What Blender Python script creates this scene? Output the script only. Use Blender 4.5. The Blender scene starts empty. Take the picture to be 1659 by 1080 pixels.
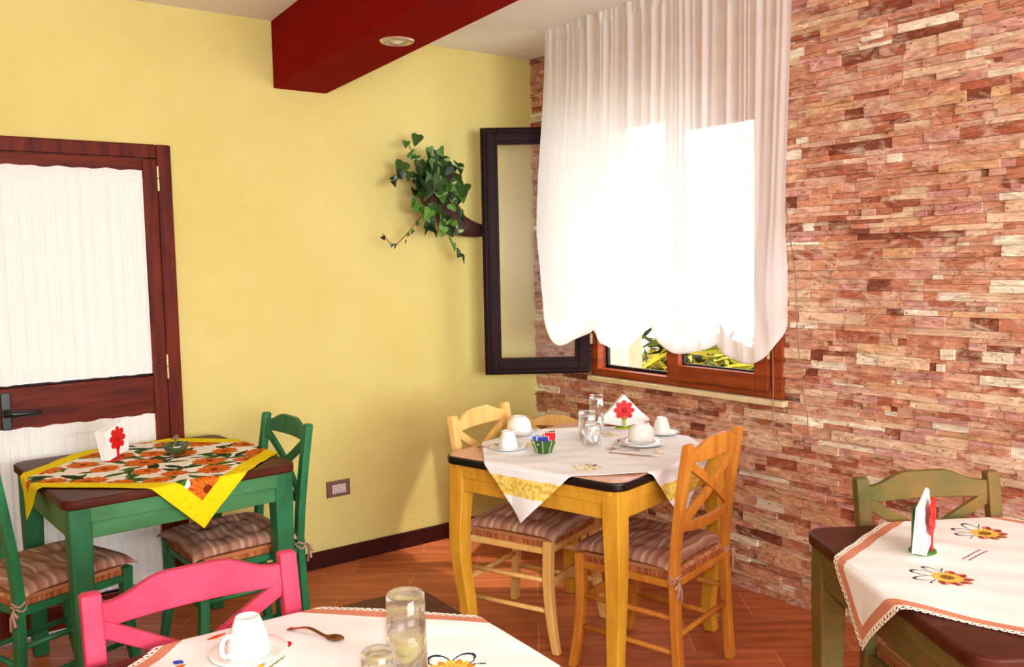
import bpy, bmesh, math, random
from mathutils import Vector, Matrix, noise
random.seed(7)
SC = bpy.context.scene
COL = SC.collection
PI = math.pi
R = math.radians

# ------------------------------------------------------------------ helpers
def lin(c):
    return tuple(((v/255)/12.92 if v/255 <= .04045 else ((v/255+.055)/1.055)**2.4) for v in c)

def mat(name, rgb, rough=.5, spec=.4, metal=0.0, var=.0, vscale=(8, 8, 8), rgb2=None, bump=0.0, bscale=40, coat=0.0, detail=4, contrast=(.35, .65)):
    m = bpy.data.materials.new(name); m.use_nodes = True
    nt = m.node_tree; N = nt.nodes; L = nt.links
    b = N['Principled BSDF']
    b.inputs['Base Color'].default_value = (*lin(rgb), 1)
    b.inputs['Roughness'].default_value = rough
    b.inputs['Specular IOR Level'].default_value = spec
    b.inputs['Metallic'].default_value = metal
    b.inputs['Coat Weight'].default_value = coat
    tc = N.new('ShaderNodeTexCoord')
    if rgb2 is not None:
        mp = N.new('ShaderNodeMapping'); mp.inputs['Scale'].default_value = vscale
        L.new(tc.outputs['Object'], mp.inputs['Vector'])
        nz = N.new('ShaderNodeTexNoise'); nz.inputs['Scale'].default_value = 1.0; nz.inputs['Detail'].default_value = detail
        nz.inputs['Roughness'].default_value = .6
        L.new(mp.outputs[0], nz.inputs['Vector'])
        cr = N.new('ShaderNodeValToRGB')
        cr.color_ramp.elements[0].position = contrast[0]; cr.color_ramp.elements[1].position = contrast[1]
        cr.color_ramp.elements[0].color = (*lin(rgb2), 1); cr.color_ramp.elements[1].color = (*lin(rgb), 1)
        L.new(nz.outputs['Fac'], cr.inputs[0]); L.new(cr.outputs[0], b.inputs['Base Color'])
    if bump:
        nb = N.new('ShaderNodeTexNoise'); nb.inputs['Scale'].default_value = bscale; nb.inputs['Detail'].default_value = 5
        L.new(tc.outputs['Object'], nb.inputs['Vector'])
        bp = N.new('ShaderNodeBump'); bp.inputs['Strength'].default_value = bump; bp.inputs['Distance'].default_value = .01
        L.new(nb.outputs['Fac'], bp.inputs['Height']); L.new(bp.outputs[0], b.inputs['Normal'])
    return m

def attr_mat(name, rough=.8, spec=.2, noise_amt=.0, vscale=(30, 30, 30), bump=.0):
    m = bpy.data.materials.new(name); m.use_nodes = True
    nt = m.node_tree; N = nt.nodes; L = nt.links
    b = N['Principled BSDF']; b.inputs['Roughness'].default_value = rough; b.inputs['Specular IOR Level'].default_value = spec
    a = N.new('ShaderNodeAttribute'); a.attribute_name = 'Col'
    L.new(a.outputs['Color'], b.inputs['Base Color'])
    if bump:
        tc = N.new('ShaderNodeTexCoord')
        nb = N.new('ShaderNodeTexNoise'); nb.inputs['Scale'].default_value = vscale[0]; nb.inputs['Detail'].default_value = 4
        L.new(tc.outputs['Object'], nb.inputs['Vector'])
        bp = N.new('ShaderNodeBump'); bp.inputs['Strength'].default_value = bump; bp.inputs['Distance'].default_value = .004
        L.new(nb.outputs['Fac'], bp.inputs['Height']); L.new(bp.outputs[0], b.inputs['Normal'])
    return m

def glass_mat(name, rgb=(255, 255, 255), rough=0.0, ior=1.45):
    m = bpy.data.materials.new(name); m.use_nodes = True
    b = m.node_tree.nodes['Principled BSDF']
    b.inputs['Base Color'].default_value = (*lin(rgb), 1); b.inputs['Roughness'].default_value = rough
    b.inputs['Transmission Weight'].default_value = 1; b.inputs['IOR'].default_value = ior
    return m

def clear_mat(name):
    m = glass_mat(name); nt = m.node_tree; N = nt.nodes; L = nt.links; b = N['Principled BSDF']
    t = N.new('ShaderNodeBsdfTransparent'); mx = N.new('ShaderNodeMixShader'); mx.inputs[0].default_value = .2
    L.new(b.outputs[0], mx.inputs[1]); L.new(t.outputs[0], mx.inputs[2]); L.new(mx.outputs[0], N['Material Output'].inputs[0])
    return m

def pane_mat(name, tint=(255, 255, 255), refl=.02):
    m = bpy.data.materials.new(name); m.use_nodes = True
    nt = m.node_tree; N = nt.nodes; L = nt.links
    N.remove(N['Principled BSDF'])
    t = N.new('ShaderNodeBsdfTransparent'); t.inputs[0].default_value = (*lin(tint), 1)
    g = N.new('ShaderNodeBsdfGlossy'); g.inputs['Roughness'].default_value = .3
    mx = N.new('ShaderNodeMixShader'); mx.inputs[0].default_value = refl
    L.new(t.outputs[0], mx.inputs[1]); L.new(g.outputs[0], mx.inputs[2]); L.new(mx.outputs[0], N['Material Output'].inputs[0])
    return m

def sheer_mat(name, rgb, transp=.25, trans=.5):
    m = bpy.data.materials.new(name); m.use_nodes = True
    nt = m.node_tree; N = nt.nodes; L = nt.links
    N.remove(N['Principled BSDF'])
    d = N.new('ShaderNodeBsdfDiffuse'); d.inputs[0].default_value = (*lin(rgb), 1)
    tl = N.new('ShaderNodeBsdfTranslucent'); tl.inputs[0].default_value = (*lin(rgb), 1)
    tp = N.new('ShaderNodeBsdfTransparent')
    m1 = N.new('ShaderNodeMixShader'); m1.inputs[0].default_value = trans
    L.new(d.outputs[0], m1.inputs[1]); L.new(tl.outputs[0], m1.inputs[2])
    m2 = N.new('ShaderNodeMixShader'); m2.inputs[0].default_value = transp
    L.new(m1.outputs[0], m2.inputs[1]); L.new(tp.outputs[0], m2.inputs[2]); L.new(m2.outputs[0], N['Material Output'].inputs[0])
    return m

def obj(name, bm, m=None, parent=None, smooth=False, bevel=0, loc=None, rotz=None, segs=2):
    bmesh.ops.recalc_face_normals(bm, faces=bm.faces)
    me = bpy.data.meshes.new(name); bm.to_mesh(me); bm.free()
    if smooth:
        for p in me.polygons: p.use_smooth = True
    o = bpy.data.objects.new(name, me); COL.objects.link(o)
    if m is not None:
        for mm in (m if isinstance(m, (list, tuple)) else [m]): me.materials.append(mm)
    if parent is not None: o.parent = parent
    if bevel:
        b = o.modifiers.new('Bevel', 'BEVEL'); b.width = bevel; b.segments = segs; b.limit_method = 'ANGLE'; b.angle_limit = R(40)
        if not smooth:
            for p in me.polygons: p.use_smooth = True
            w = o.modifiers.new('WN', 'WEIGHTED_NORMAL')
    if loc is not None: o.location = loc
    if rotz is not None: o.rotation_euler = (0, 0, rotz)
    return o

def tag(o, label, cat, group=None):
    o['label'] = label; o['category'] = cat
    if group: o['group'] = group
    return o

def thing(name, label, cat, loc=(0, 0, 0), rotz=0, group=None):
    o = bpy.data.objects.new(name, None); COL.objects.link(o); o.empty_display_size = .1
    o.location = loc; o.rotation_euler = (0, 0, rotz)
    return tag(o, label, cat, group)

def struct(o): o['kind'] = 'structure'; return o

def box(bm, c, s, rot=None, mi=0):
    """axis box: centre c, size s"""
    vs = []
    for dz in (-.5, .5):
        for dx, dy in ((-.5, -.5), (.5, -.5), (.5, .5), (-.5, .5)):
            v = Vector((dx*s[0], dy*s[1], dz*s[2]))
            if rot is not None: v = rot @ v
            vs.append(bm.verts.new(v + Vector(c)))
    for f in ((0, 3, 2, 1), (4, 5, 6, 7), (0, 1, 5, 4), (1, 2, 6, 5), (2, 3, 7, 6), (3, 0, 4, 7)):
        fc = bm.faces.new([vs[i] for i in f]); fc.material_index = mi
    return vs

def bx(bm, x0, x1, y0, y1, z0, z1, mi=0):
    return box(bm, ((x0+x1)/2, (y0+y1)/2, (z0+z1)/2), (abs(x1-x0), abs(y1-y0), abs(z1-z0)), mi=mi)

def loft(bm, rings, close=True, cap=True, mi=0):
    rv = [[bm.verts.new(p) for p in r] for r in rings]
    n = len(rv[0])
    for a, b in zip(rv, rv[1:]):
        for i in range(n if close else n-1):
            j = (i+1) % n
            f = bm.faces.new((a[i], a[j], b[j], b[i])); f.material_index = mi
    if cap and close:
        for r in (rv[0], rv[-1]):
            try: f = bm.faces.new(r); f.material_index = mi
            except ValueError: pass
    return rv

def post(bm, path, w, d):
    """rectangular section swept along a mostly vertical path; w,d may be lists"""
    rings = []
    for i, p in enumerate(path):
        ww = w[i] if isinstance(w, (list, tuple)) else w
        dd = d[i] if isinstance(d, (list, tuple)) else d
        rings.append([(p[0]-ww/2, p[1]-dd/2, p[2]), (p[0]+ww/2, p[1]-dd/2, p[2]), (p[0]+ww/2, p[1]+dd/2, p[2]), (p[0]-ww/2, p[1]+dd/2, p[2])])
    loft(bm, rings)

def tube(bm, pts, r, n=8, cap=True):
    pts = [Vector(p) for p in pts]
    rings = []; up = Vector((0, 0, 1)); prev = None
    for i, p in enumerate(pts):
        t = (pts[min(i+1, len(pts)-1)]-pts[max(i-1, 0)]).normalized()
        if prev is None:
            a = t.cross(up)
            if a.length < 1e-3: a = t.cross(Vector((1, 0, 0)))
        else: a = prev - t*prev.dot(t)
        a.normalize(); prev = a; b = t.cross(a)
        rr = r[i] if isinstance(r, (list, tuple)) else r
        rings.append([p+(a*math.cos(2*PI*k/n)+b*math.sin(2*PI*k/n))*rr for k in range(n)])
    loft(bm, rings, cap=cap)

def lathe(bm, prof, n=32, c=(0, 0, 0), facet=None):
    rings = []
    for (r, z) in prof:
        ring = []
        for k in range(n):
            a = 2*PI*k/n; rr = r
            if facet: rr = r*facet(a, z)
            ring.append((c[0]+rr*math.cos(a), c[1]+rr*math.sin(a), c[2]+z))
        rings.append(ring)
    rv = [[bm.verts.new(p) for p in r] for r in rings]
    for a, b in zip(rv, rv[1:]):
        for i in range(n):
            j = (i+1) % n
            bm.faces.new((a[i], a[j], b[j], b[i]))
    for r in (rv[0], rv[-1]):
        if prof[0 if r is rv[0] else -1][0] > 1e-5:
            bm.faces.new(r)
    bmesh.ops.remove_doubles(bm, verts=bm.verts, dist=1e-6)

def rounded_rect(hw, hd, r, n=6):
    pts = []
    for cx, cy, a0 in ((hw-r, hd-r, 0), (-hw+r, hd-r, 90), (-hw+r, -hd+r, 180), (hw-r, -hd+r, 270)):
        for k in range(n+1):
            a = R(a0+90*k/n); pts.append((cx+r*math.cos(a), cy+r*math.sin(a)))
    return pts

def prism(bm, pts2, z0, z1, mi=0):
    loft(bm, [[(x, y, z0) for x, y in pts2], [(x, y, z1) for x, y in pts2]], mi=mi)

def slab(bm, pts, thick, axis):
    """pts: list of 3d points outline; extruded by vector axis*thick"""
    a = Vector(axis)*thick
    loft(bm, [[Vector(p)-a/2 for p in pts], [Vector(p)+a/2 for p in pts]])

def smooth01(t): t = max(0, min(1, t)); return t*t*(3-2*t)

# ------------------------------------------------------------------ dimensions
YW, XW, ZC = 4.048, 3.186, 2.637
XL, YF = -2.4, -3.0

# ------------------------------------------------------------------ materials
M_yellow = mat('yellow plaster', (221, 206, 130), .85, .15, rgb2=(215, 198, 118), vscale=(1.6, 1.6, 1.6), bump=.35, bscale=90)
M_ceil = mat('white ceiling paint', (240, 238, 230), .9, .1)
M_beam = mat('dark red painted beam', (134, 8, 2), .9, .06, rgb2=(126, 5, 2), vscale=(5, 5, 5))
M_plain = mat('cream rear wall paint', (232, 228, 214), .9, .2)
M_base = mat('dark maroon skirting wood', (62, 16, 12), .5, .2, rgb2=(48, 10, 8), vscale=(6, 60, 60))
M_door = mat('reddish brown door wood', (112, 38, 16), .5, .14, rgb2=(70, 18, 7), vscale=(30, 30, 3), detail=6)
M_doorh = mat('reddish brown rail wood', (112, 38, 16), .5, .14, rgb2=(70, 18, 7), vscale=(3, 30, 30), detail=6)
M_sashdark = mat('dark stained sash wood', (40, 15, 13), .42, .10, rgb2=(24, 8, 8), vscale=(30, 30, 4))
M_sash = mat('warm brown window wood', (150, 66, 24), .45, .2, rgb2=(118, 44, 14), vscale=(4, 4, 40))
M_rubber = mat('black gasket', (18, 14, 14), .6, .3)
M_sill = mat('pale stone sill', (226, 205, 160), .5, .4, rgb2=(210, 185, 140), vscale=(20, 20, 20))
M_brass = mat('pale brass', (205, 180, 130), .3, .5, metal=.6)
M_black = mat('black painted metal', (14, 13, 14), .35, .5)
M_pane = pane_mat('window glass')
M_white = mat('glazed white porcelain', (242, 240, 234), .12, .6)
M_steel = mat('polished steel', (170, 150, 130), .22, .5, metal=1.0)
M_glass = clear_mat('clear glass')
M_greenglass = glass_mat('green glass', (150, 190, 120))
M_napkin = mat('white paper napkin', (244, 243, 238), .9, .1)
M_red = mat('bright red lacquer', (214, 12, 12), .4, .4)
M_lime = mat('lime green lacquer', (170, 190, 50), .45, .4)
M_dgreen = mat('leaf green lacquer', (58, 110, 34), .45, .4)
M_yellowwood = mat('honey yellow stained wood', (222, 168, 52), .5, .25, rgb2=(206, 144, 36), vscale=(28, 28, 4), detail=5)
M_orangewood = mat('amber orange stained wood', (214, 142, 52), .5, .25, rgb2=(192, 114, 36), vscale=(28, 28, 4), detail=5)
M_palewood = mat('pale honey stained wood', (240, 198, 122), .42, .3, rgb2=(228, 176, 92), vscale=(28, 28, 4), detail=5)
M_greenwood = mat('bottle green stained wood', (34, 124, 74), .45, .4, rgb2=(26, 92, 52), vscale=(14, 14, 5), detail=5)
M_greenapron = mat('mossy green stained wood', (70, 138, 84), .45, .4, rgb2=(54, 112, 62), vscale=(6, 14, 14), detail=5)
M_pinkwood = mat('raspberry pink stained wood', (206, 66, 94), .5, .2, rgb2=(186, 48, 76), vscale=(9, 9, 9), detail=5)
M_olivewood = mat('olive stained wood', (128, 96, 48), .55, .15, rgb2=(94, 88, 44), vscale=(9, 9, 9), detail=4)
M_topdark = mat('dark walnut table top', (84, 36, 22), .42, .16, rgb2=(62, 22, 12), vscale=(3, 30, 30), detail=5, coat=.0)
M_toppink = mat('pinkish beige laminate', (222, 168, 138), .3, .5, rgb2=(212, 156, 124), vscale=(5, 30, 30))
M_topedge = mat('black table edging', (16, 12, 12), .25, .5)
M_rush = attr_mat('woven rush', .85, .15, bump=.6, vscale=(160,))
M_tie = mat('cushion tie tape', (190, 150, 130), .9, .1)
M_cloth = attr_mat('printed cotton cloth', .92, .1, bump=.15, vscale=(300,))

def stripe_mat():
    m = bpy.data.materials.new('striped cushion fabric'); m.use_nodes = True
    nt = m.node_tree; N = nt.nodes; L = nt.links; b = N['Principled BSDF']; b.inputs['Roughness'].default_value = .9
    b.inputs['Specular IOR Level'].default_value = .1
    tc = N.new('ShaderNodeTexCoord'); sp = N.new('ShaderNodeSeparateXYZ'); L.new(tc.outputs['UV'], sp.inputs[0])
    cr = N.new('ShaderNodeValToRGB'); cr.color_ramp.interpolation = 'LINEAR'
    mu = N.new('ShaderNodeMath'); mu.operation = 'MULTIPLY'; mu.inputs[1].default_value = 4.0; nz = N.new('ShaderNodeTexNoise'); nz.inputs['Scale'].default_value = 3.0; L.new(tc.outputs['UV'], nz.inputs[0]); ad = N.new('ShaderNodeMath'); ad.operation = 'MULTIPLY_ADD'; ad.inputs[1].default_value = .09; L.new(nz.outputs['Fac'], ad.inputs[0]); L.new(sp.outputs['Y'], ad.inputs[2])
    fr = N.new('ShaderNodeMath'); fr.operation = 'FRACT'
    L.new(ad.outputs[0], mu.inputs[0]); L.new(mu.outputs[0], fr.inputs[0]); L.new(fr.outputs[0], cr.inputs[0])
    cols = [(0, (178, 130, 104)), (.10, (198, 156, 132)), (.2, (158, 106, 86)), (.30, (180, 134, 118)), (.38, (214, 184, 150)), (.46, (170, 120, 98)), (.7, (186, 142, 126)), (.80, (146, 96, 80)), (1, (178, 130, 104))]
    el = cr.color_ramp.elements
    el[0].color = (*lin(cols[0][1]), 1); el[1].position = 1; el[1].color = (*lin(cols[-1][1]), 1)
    for p, c in cols[1:-1]:
        e = el.new(p); e.color = (*lin(c), 1)
    L.new(cr.outputs[0], b.inputs['Base Color'])
    return m
M_cushion = stripe_mat()

def floor_mat():
    m = bpy.data.materials.new('terracotta wood-look tiles'); m.use_nodes = True
    nt = m.node_tree; N = nt.nodes; L = nt.links; b = N['Principled BSDF']
    b.inputs['Roughness'].default_value = .45; b.inputs['Specular IOR Level'].default_value = .25
    tc = N.new('ShaderNodeTexCoord'); mp = N.new('ShaderNodeMapping'); mp.inputs['Rotation'].default_value = (0, 0, R(38))
    L.new(tc.outputs['Object'], mp.inputs[0])
    br = N.new('ShaderNodeTexBrick'); br.inputs['Scale'].default_value = 1; br.inputs['Brick Width'].default_value = .6; br.inputs['Row Height'].default_value = .3
    br.inputs['Mortar Size'].default_value = .0025; br.inputs['Color1'].default_value = (*lin((200, 114, 68)), 1); br.inputs['Color2'].default_value = (*lin((180, 96, 54)), 1)
    br.inputs['Mortar'].default_value = (*lin((214, 150, 116)), 1); br.inputs['Bias'].default_value = 0
    L.new(mp.outputs[0], br.inputs[0])
    m2 = N.new('ShaderNodeMapping'); m2.inputs['Scale'].default_value = (3, 26, 1); L.new(mp.outputs[0], m2.inputs[0])
    nz = N.new('ShaderNodeTexNoise'); nz.inputs['Scale'].default_value = 1; nz.inputs['Detail'].default_value = 6; L.new(m2.outputs[0], nz.inputs[0])
    cr = N.new('ShaderNodeValToRGB'); cr.color_ramp.elements[0].position = .3; cr.color_ramp.elements[1].position = .7
    cr.color_ramp.elements[0].color = (.62, .55, .5, 1); cr.color_ramp.elements[1].color = (1.12, 1.1, 1.08, 1)
    L.new(nz.outputs['Fac'], cr.inputs[0])
    mx = N.new('ShaderNodeMix'); mx.data_type = 'RGBA'; mx.blend_type = 'MULTIPLY'; mx.inputs[0].default_value = 1
    L.new(br.outputs['Color'], mx.inputs[6]); L.new(cr.outputs[0], mx.inputs[7]); L.new(mx.outputs[2], b.inputs['Base Color'])
    return m

def stone_mat():
    m = bpy.data.materials.new('split travertine cladding'); m.use_nodes = True
    nt = m.node_tree; N = nt.nodes; L = nt.links; b = N['Principled BSDF']
    b.inputs['Roughness'].default_value = .8; b.inputs['Specular IOR Level'].default_value = .25
    a = N.new('ShaderNodeAttribute'); a.attribute_name = 'Col'
    tc = N.new('ShaderNodeTexCoord')
    mp = N.new('ShaderNodeMapping'); mp.inputs['Scale'].default_value = (7, 8, 34); L.new(tc.outputs['Object'], mp.inputs[0])
    nz = N.new('ShaderNodeTexNoise'); nz.inputs['Scale'].default_value = 1; nz.inputs['Detail'].default_value = 6; nz.inputs['Roughness'].default_value = .7
    nz.inputs['Distortion'].default_value = 2.2
    L.new(mp.outputs[0], nz.inputs[0])
    cr = N.new('ShaderNodeValToRGB'); e = cr.color_ramp.elements
    e[0].position = .30; e[0].color = (.40, .27, .21, 1); e[1].position = .66; e[1].color = (1.42, 1.58, 1.66, 1)
    k = e.new(.45); k.color = (.88, .84, .8, 1); k = e.new(.56); k.color = (1.05, 1.03, 1.0, 1)
    L.new(nz.outputs['Fac'], cr.inputs[0])
    mx = N.new('ShaderNodeMix'); mx.data_type = 'RGBA'; mx.blend_type = 'MULTIPLY'; mx.inputs[0].default_value = 1
    L.new(a.outputs['Color'], mx.inputs[6]); L.new(cr.outputs[0], mx.inputs[7])
    m4 = N.new('ShaderNodeMapping'); m4.inputs['Scale'].default_value = (9, 9, 22); m4.inputs['Location'].default_value = (3, 7, 1); L.new(tc.outputs['Object'], m4.inputs[0])
    n4 = N.new('ShaderNodeTexNoise'); n4.inputs['Scale'].default_value = 1; n4.inputs['Detail'].default_value = 8; n4.inputs['Roughness'].default_value = .72; n4.inputs['Distortion'].default_value = .8; L.new(m4.outputs[0], n4.inputs[0])
    c4 = N.new('ShaderNodeValToRGB'); c4.color_ramp.elements[0].position = .50; c4.color_ramp.elements[0].color = (0, 0, 0, 1); c4.color_ramp.elements[1].position = .68; c4.color_ramp.elements[1].color = (.75, .75, .75, 1)
    L.new(n4.outputs['Fac'], c4.inputs[0])
    mc = N.new('ShaderNodeMix'); mc.data_type = 'RGBA'; mc.inputs[7].default_value = (*lin((238, 214, 184)), 1)
    L.new(c4.outputs[0], mc.inputs[0]); L.new(mx.outputs[2], mc.inputs[6]); mx = mc
    # pits
    m3 = N.new('ShaderNodeMapping'); m3.inputs['Scale'].default_value = (60, 60, 90); L.new(tc.outputs['Object'], m3.inputs[0])
    n3 = N.new('ShaderNodeTexNoise'); n3.inputs['Scale'].default_value = 1; n3.inputs['Detail'].default_value = 2; L.new(m3.outputs[0], n3.inputs[0])
    c3 = N.new('ShaderNodeValToRGB'); c3.color_ramp.elements[0].position = .27; c3.color_ramp.elements[0].color = (.25, .14, .12, 1); c3.color_ramp.elements[1].position = .36; c3.color_ramp.elements[1].color = (1, 1, 1, 1)
    L.new(n3.outputs['Fac'], c3.inputs[0])
    mx2 = N.new('ShaderNodeMix'); mx2.data_type = 'RGBA'; mx2.blend_type = 'MULTIPLY'; mx2.inputs[0].default_value = .9
    L.new(mx.outputs[2], mx2.inputs[6]); L.new(c3.outputs[0], mx2.inputs[7]); L.new(mx2.outputs[2], b.inputs['Base Color'])
    bp = N.new('ShaderNodeBump'); bp.inputs['Strength'].default_value = .7; bp.inputs['Distance'].default_value = .006
    L.new(nz.outputs['Fac'], bp.inputs['Height']); L.new(bp.outputs[0], b.inputs['Normal'])
    return m
M_stone = stone_mat()

# ------------------------------------------------------------------ room shell
T = .25
bm = bmesh.new(); bx(bm, XL-T, XW+T, YF-T, YW+T, -.1, 0); struct(obj('floor', bm, floor_mat()))
bm = bmesh.new(); bx(bm, XL-T, XW+T, YF-T, YW+T, ZC, ZC+.15); struct(obj('ceiling', bm, M_ceil))
# back (yellow) wall with door opening
DX0, DX1, DZ = .27, 1.15, 2.03
bm = bmesh.new()
bx(bm, XL-T, DX0, YW, YW+T, 0, ZC); bx(bm, DX1, XW+T, YW, YW+T, 0, ZC); bx(bm, DX0, DX1, YW, YW+T, DZ, ZC)
struct(obj('wall_back', bm, M_yellow))
bm = bmesh.new(); bx(bm, XL-T, XL, YF, YW, 0, ZC); struct(obj('wall_left', bm, M_plain))
# front wall (behind the camera) with a wide unseen opening, added to let fill light in
bm = bmesh.new()
bx(bm, XL, -1.0, YF-T, YF, 0, ZC); bx(bm, 2.4, XW, YF-T, YF, 0, ZC); bx(bm, -1.0, 2.4, YF-T, YF, 0, .8); bx(bm, -1.0, 2.4, YF-T, YF, 2.35, ZC)
struct(obj('wall_front', bm, M_plain))

# stone clad right wall: backing with window opening + projecting strips
WY0, WY1, WZ0, WZ1 = 2.33, 3.553, .885, 2.215
bm = bmesh.new()
cl = bm.loops.layers.float_color.new('Col')
x0 = XW+.012
bx(bm, x0, XW+T, YF, WY0, 0, ZC); bx(bm, x0, XW+T, WY1, YW, 0, ZC)
bx(bm, x0, XW+T, WY0, WY1, 0, WZ0); bx(bm, x0, XW+T, WY0, WY1, WZ1, ZC)
back = lin((92, 44, 32))
for f in bm.faces:
    for l in f.loops: l[cl] = (*back, 1)
PAL = [((208, 146, 114), 24), ((196, 128, 98), 18), ((218, 168, 142), 18), ((228, 192, 158), 12), ((242, 228, 204), 9), ((138, 74, 52), 6), ((172, 98, 70), 11), ((206, 148, 136), 12), ((218, 168, 124), 7)]
tot = sum(w for _, w in PAL)
def pick():
    r = random.uniform(0, tot)
    for c, w in PAL:
        r -= w
        if r <= 0: break
    k = random.uniform(.88, 1.1)
    return tuple(v*k for v in lin(c))
def strip(y0, y1, z0, z1):
    if y1-y0 < .004: return
    # clip round the window
    if y1 > WY0 and y0 < WY1 and z1 > WZ0 and z0 < WZ1:
        if z0 < WZ0 and z1 > WZ0: z1 = WZ0
        elif z1 > WZ1 and z0 < WZ1: z0 = WZ1
        else:
            if y0 < WY0: strip(y0, WY0, z0, z1)
            if y1 > WY1: strip(WY1, y1, z0, z1)
            return
        if z1-z0 < .003: return
    d = random.choice((.0, .002, .004, .006, .009, .012, .015))
    n0 = len(bm.faces)
    vs = [bm.verts.new((XW-d, a, b)) for a, b in ((y0, z0), (y1, z0), (y1, z1), (y0, z1))]
    tl = random.uniform(-.003, .003)
    vs[2].co.x += tl; vs[3].co.x += tl
    ws = [bm.verts.new((x0, a, b)) for a, b in ((y0, z0), (y1, z0), (y1, z1), (y0, z1))]
    fs = [bm.faces.new(vs)]
    for i in range(4):
        j = (i+1) % 4; fs.append(bm.faces.new((vs[i], ws[i], ws[j], vs[j])))
    c = pick()
    for f in fs:
        for l in f.loops: l[cl] = (*c, 1)
g = .0012
YEND = -.6
z = 0
while z < ZC-.005:
    h = random.choice((.022, .026, .03, .034, .04, .045))
    if z+h > ZC: h = ZC-z
    y = YW
    while y > YEND:
        L_ = random.choice((.06, .09, .12, .15, .19, .24))*random.uniform(.85, 1.15)
        ya = max(YEND, y-L_)
        r = random.random()
        if r < .3 and h > .028:
            k = random.uniform(.35, .65)
            ym = y-(y-ya)*random.uniform(.3, .7)
            if random.random() < .5:
                strip(ya+g, y, z+g/2, z+h*k-g/2); strip(ya+g, ym, z+h*k+g/2, z+h-g/2); strip(ym+g, y, z+h*k+g/2, z+h-g/2)
            else:
                strip(ya+g, ym, z+g/2, z+h*k-g/2); strip(ym+g, y, z+g/2, z+h*k-g/2); strip(ya+g, y, z+h*k+g/2, z+h-g/2)
        else:
            strip(ya+g, y, z+g/2, z+h-g/2)
        y = ya
    z += h
y = YEND
z = 0
while z < ZC-.005:   # coarser courses on the stretch behind the camera
    h = min(.05, ZC-z); y = YEND
    while y > YF:
        L_ = random.uniform(.2, .4); strip(max(YF, y-L_)+g, y, z+g/2, z+h-g/2); y -= L_
    z += h
struct(obj('wall_right', bm, M_stone))

# skirting
bm = bmesh.new(); bx(bm, DX1+.02, XW-.02, YW-.014, YW, 0, .085); struct(obj('baseboard_back', bm, M_base, bevel=.003))
bm = bmesh.new(); bx(bm, XL, DX0-.02, YW-.014, YW, 0, .085); struct(obj('baseboard_left', bm, M_base, bevel=.003))

# beam
def bxx(y, side): return (1.649-.0795*(YW-y)) if side == 0 else (1.917-.083*(YW-y))
bm = bmesh.new()
rings = []
for yy in (YW, YF):
    a, b = bxx(yy, 0), bxx(yy, 1)
    rings.append([(a, yy, 2.33), (b, yy, 2.33), (b, yy, ZC), (a, yy, ZC)])
loft(bm, rings); struct(obj('trim_1', bm, M_beam, bevel=.004))

# recessed spot in the beam
sp = thing('recessed_spotlight', 'round recessed spotlight with a pale metal ring, set in the underside of the red beam', 'ceiling light', (1.697, 2.964, 2.33))
bm = bmesh.new(); lathe(bm, [(.044, -.001), (.046, -.008), (.058, -.007), (.066, -.001), (.066, .0005), (.044, .0005)], 40)
obj('ring', bm, mat('satin nickel ring', (206, 196, 168), .3, .5, metal=.7), sp, smooth=True)
bm = bmesh.new(); lathe(bm, [(0.0001, -.012), (.012, -.011), (.02, -.006), (.03, -.003), (.044, -.001), (.044, .0005), (.0001, .0005)], 32)
obj('bulb_lens', bm, mat('frosted lens', (214, 214, 190), .15, .6), sp, smooth=True)

# ------------------------------------------------------------------ door
dr = thing('door_1', 'dark reddish-brown wooden door with two curtained glass panels in the yellow wall', 'door', (0, 0, 0)); struct(dr)
fx0, fx1 = .262, 1.160
bm = bmesh.new()
yA, yB = YW-.022, YW+.12
bx(bm, fx0, fx0+.062, yA, yB, 0, 2.035); bx(bm, fx1-.062, fx1, yA, yB, 0, 2.035); bx(bm, fx0+.062, fx1-.062, yA, yB, 1.975, 2.035)
obj('door_frame', bm, M_door, dr, bevel=.006)
lx0, lx1 = fx0+.064, fx1-.064
gx0, gx1 = lx0+.10, 1.037
bm = bmesh.new(); yc, yd = YW-.030, YW+.02
bx(bm, lx0, gx0, yc, yd, .01, 1.972); bx(bm, gx1, lx1, yc, yd, .01, 1.972)
obj('stile', bm, M_door, dr, bevel=.005)
bm = bmesh.new()
bx(bm, gx0, gx1, yc, yd, 1.905, 1.972); bx(bm, gx0, gx1, yc, yd, .862, 1.035); bx(bm, gx0, gx1, yc, yd, .01, .115)
obj('rail', bm, M_doorh, dr, bevel=.005)
bm = bmesh.new()
for z0, z1 in ((1.035, 1.905), (.115, .862)):
    for a, b, c, d in ((gx0, gx0+.012, z0, z1), (gx1-.012, gx1, z0, z1), (gx0, gx1, z0, z0+.012), (gx0, gx1, z1-.012, z1)):
        bx(bm, a, b, yc+.010, yc+.03, c, d)
obj('glazing_bead', bm, M_sashdark, dr, bevel=.003)
for z0, z1 in ((1.04, 1.90), (.12, .857)):
    bm = bmesh.new(); bx(bm, gx0, gx1, YW+.0, YW+.005, z0, z1); obj('glass_pane', bm, M_pane, dr)
for zz in (1.835, 1.02):
    bm = bmesh.new(); tube(bm, [(1.098, YW-.034, zz), (1.098, YW-.034, zz+.052)], .005, 10); tube(bm, [(1.098, YW-.034, zz+.056), (1.098, YW-.034, zz+.105)], .005, 10)
    obj('hinge', bm, M_brass, dr, smooth=False)
hb = bmesh.new(); box(hb, (.468, YW-.036, .945), (.036, .012, .15)); hh = obj('handle_plate', hb, M_black, dr, bevel=.004)
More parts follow.
